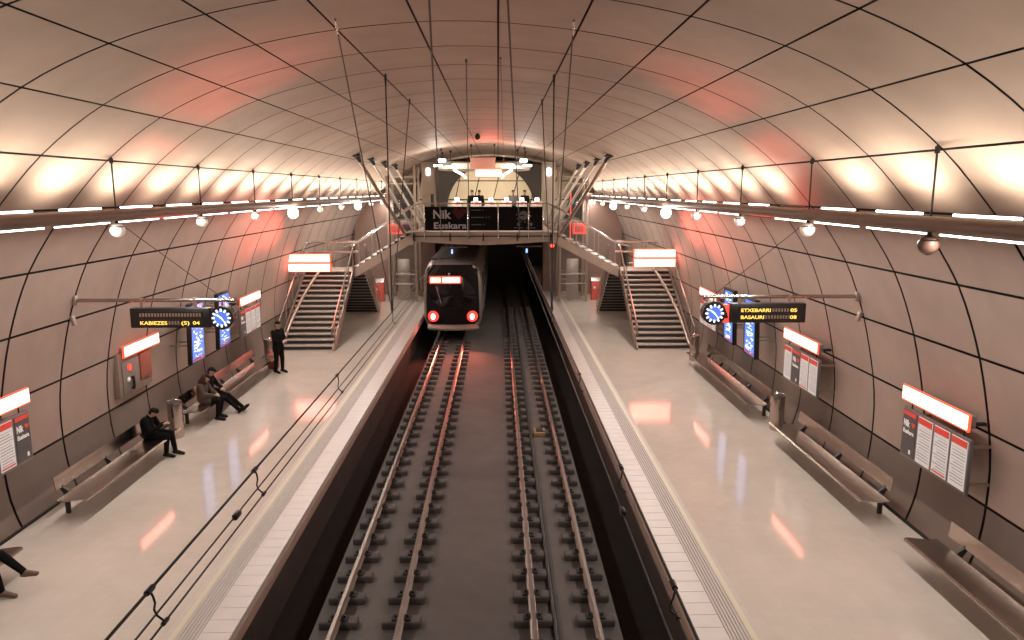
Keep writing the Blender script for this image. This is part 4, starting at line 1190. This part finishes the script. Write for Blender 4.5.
def sit(lean=.0, l=(.52, 0), r=(.52, 0), handsz=.62, l_ank=None, r_ank=None, l_toe=None, r_toe=None, back=-.0, look=(0, 1, -.25), sw=.2, hands=None):
    J = dict(pelvis=(0, .02, .60), chest=(0, .02 + lean * .5, .90), neck=(0, .05 + lean * .85, 1.09), head=(0, .10 + lean * 1.1, 1.23), look=look,
             sh_l=(-sw, .03 + lean * .7, 1.02), sh_r=(sw, .03 + lean * .7, 1.02), el_l=(-sw - .06, .15 + lean * .5, .76), el_r=(sw + .06, .15 + lean * .5, .76),
             wr_l=(-.09, .36 + lean * .3, handsz + .08), wr_r=(.09, .36 + lean * .3, handsz + .08),
             hip_l=(-.10, .05, .58), hip_r=(.10, .05, .58), kn_l=(-.12, .50, .55), kn_r=(.12, .50, .55),
             an_l=(-.12, .52, .09), an_r=(.12, .52, .09), toe_l=(-.13, .70, .04), toe_r=(.13, .70, .04))
    if hands: J.update(hands)
    if l_ank: J['an_l'] = l_ank
    if r_ank: J['an_r'] = r_ank
    if l_toe: J['toe_l'] = l_toe
    if r_toe: J['toe_r'] = r_toe
    return J
RF = -PI / 2     # facing the tracks from the left wall (+x)
# first sitter, hunched over a phone
J = sit(hands=dict(chest=(0, -.02, .86), neck=(0, .07, 1.01), head=(0, .17, 1.10), sh_l=(-.2, .03, .97), sh_r=(.2, .03, .97), wr_l=(-.07, .40, .82), wr_r=(.07, .40, .82), el_l=(-.25, .16, .70), el_r=(.25, .16, .70)), look=(0, 1, -.45),
        l_ank=(-.10, .58, .09), l_toe=(-.10, .78, .04), r_ank=(.10, .44, .09), r_toe=(.11, .64, .04))
person('person in black sitting bent forward at the end of the bench, beside a litter bin', (-7.66, 15.65, 0), RF, J, fine=True, sc=.90)
# couple
J = sit(lean=.03, look=(.2, 1, -.25), hands=dict(chest=(0, .02, .88), neck=(0, .07, 1.04), head=(0, .14, 1.15), sh_l=(-.2, .04, .98), sh_r=(.2, .04, .98)), l_ank=(-.10, .42, .09), l_toe=(-.10, .62, .04), r_ank=(.16, .46, .09), r_toe=(.17, .66, .04))
person('person in a brown coat with a reddish hood sitting on the bench', (-7.55, 18.35, 0), RF, J, sc=.92, coat='coat_brown', hood='hood_red', coat_low=.45)
J = sit(lean=.06, look=(.1, 1, -.2), l_ank=(-.08, .96, .10), l_toe=(-.08, 1.10, .20), r_ank=(.10, .90, .09), r_toe=(.10, 1.06, .19), hands=dict(chest=(0, .04, .90), neck=(0, .08, 1.07), head=(0, .14, 1.19), sh_l=(-.2, .05, 1.0), sh_r=(.2, .05, 1.0)))
J['kn_l'] = (-.11, .53, .47); J['kn_r'] = (.11, .52, .46)
person('person in black with a dark cap and outstretched legs, sitting behind the brown coat', (-7.62, 18.92, 0), RF, J, cap=True, sc=.92)
# legs at the left edge
J = sit(lean=-.04, look=(0, 1, -.1), l_ank=(-.02, .86, .36), l_toe=(-.0, 1.06, .36), r_ank=(.10, .55, .09), r_toe=(.10, .76, .04))
J['kn_l'] = (-.02, .52, .66); J['kn_r'] = (.12, .47, .53)
person('person with dark trousers and brown shoes sitting with crossed legs, cut by the left edge', (-7.62, 9.98, 0), RF, J, shoe='shoe_brown')
def stand(stride=.0, arms=.0, look=(0, 1, -.1), hands=None):
    J = dict(pelvis=(0, 0, .93), chest=(0, .0, 1.26), neck=(0, .01, 1.46), head=(0, .04, 1.60), look=look,
             sh_l=(-.19, 0, 1.39), sh_r=(.19, 0, 1.39), el_l=(-.25, -.02, 1.10), el_r=(.25, -.02, 1.10), wr_l=(-.24, .12, .88), wr_r=(.24, .12, .88),
             hip_l=(-.09, 0, .90), hip_r=(.09, 0, .90), kn_l=(-.10, .03 + stride, .49), kn_r=(.10, .03 - stride, .49), an_l=(-.10, stride * 1.6, .09), an_r=(.10, -stride * 1.8, .09),
             toe_l=(-.11, .19 + stride * 1.6, .04), toe_r=(.11, .19 - stride * 1.8, .04))
    if hands: J.update(hands)
    return J
J = stand(.03, hands=dict(el_l=(-.25, .06, 1.12), el_r=(.24, .10, 1.10), wr_l=(-.08, .28, 1.14), wr_r=(.10, .30, 1.10)))
person('person in black standing at the foot of the left staircase, pale badge on arm', (-7.02, 23.2, 0), RF - .5, J, badge=True, coat_low=.3, sc=.97)
for x, y, rz, ct, lab, sc_ in ((-1.37, 40.0, PI * .9, 'coat_black', 'person in black on the mezzanine, leftmost of four behind the gates', .1), (-1.02, 40.5, PI * 1.1, 'coat_black', 'person in black on the mezzanine, second from the left behind the gates', .05),
                          (.81, 40.2, PI, 'coat_grey', 'person in a grey coat on the mezzanine, third from the left', .0), (1.44, 40.1, PI * .8, 'coat_black', 'person in black on the mezzanine, rightmost behind the gates', .08)):
    person(lab, (x, y, DZ), rz, stand(sc_), coat=ct, fine=False, sc=1.0)

# ------------------------------------------------------------------ red glow of the lit sign rims on the walls and the vault
def red_spot(loc, target, e, ang, blend=.7):
    d = bpy.data.lights.new('sign_glow', 'SPOT'); d.energy = e; d.color = (1, .12, .08); d.spot_size = ang; d.spot_blend = blend; d.shadow_soft_size = .25
    o = bpy.data.objects.new('sign_glow', d); COL.objects.link(o); o.location = loc
    o.rotation_euler = (Vector(target) - Vector(loc)).to_track_quat('-Z', 'Y').to_euler()
red_spot((5.6, 28.7, 3.45), (7.0, 21.5, 5.0), 800, .52, 1.0)
red_spot((5.9, 24.0, 2.6), (6.5, 22.0, 5.2), 190, 1.5, 1.0)
red_spot((-6.9, 28.7, 3.35), (-7.9, 22.0, 5.0), 800, .52, 1.0)
red_spot((-7.0, 24.2, 2.6), (-7.5, 22.6, 5.2), 180, 1.5, 1.0)
red_spot((6.55, 16.4, 2.62), (4.2, 12.6, 7.2), 2700, .50, 1.0)
red_spot((-7.45, 16.4, 2.62), (-4.7, 12.4, 7.2), 2500, .50, 1.0)
red_spot((-.45, 35.6, 6.85), (-.4, 34.2, 8.0), 260, 2.0, 1.0)

# ------------------------------------------------------------------ world and camera
w = bpy.data.worlds.new('World'); S.world = w; w.use_nodes = True
w.node_tree.nodes['Background'].inputs[0].default_value = (.9, .68, .55, 1); w.node_tree.nodes['Background'].inputs[1].default_value = .07
f, VX, VY, CZ = 740., 498., 190.5, 5.75
th = math.atan((320 - VY) / f); yaw = math.atan((512 - VX) / f * math.cos(th))
cd = bpy.data.cameras.new('Camera'); cam = bpy.data.objects.new('Camera', cd); COL.objects.link(cam)
cd.sensor_fit = 'HORIZONTAL'; cd.sensor_width = 36; cd.lens = f / 1024 * 36; cd.clip_end = 300; cd.clip_start = .05
cam.location = (0, 0, CZ); cam.rotation_euler = (PI / 2 - th, 0, -yaw)
S.camera = cam
S.view_settings.view_transform = 'Standard'; S.view_settings.look = 'None'; S.view_settings.gamma = 1; S.view_settings.use_curve_mapping = False
S.view_settings.exposure = 0.0
S.cycles.use_denoising = True
S.cycles.max_bounces = 8; S.cycles.sample_clamp_indirect = 6
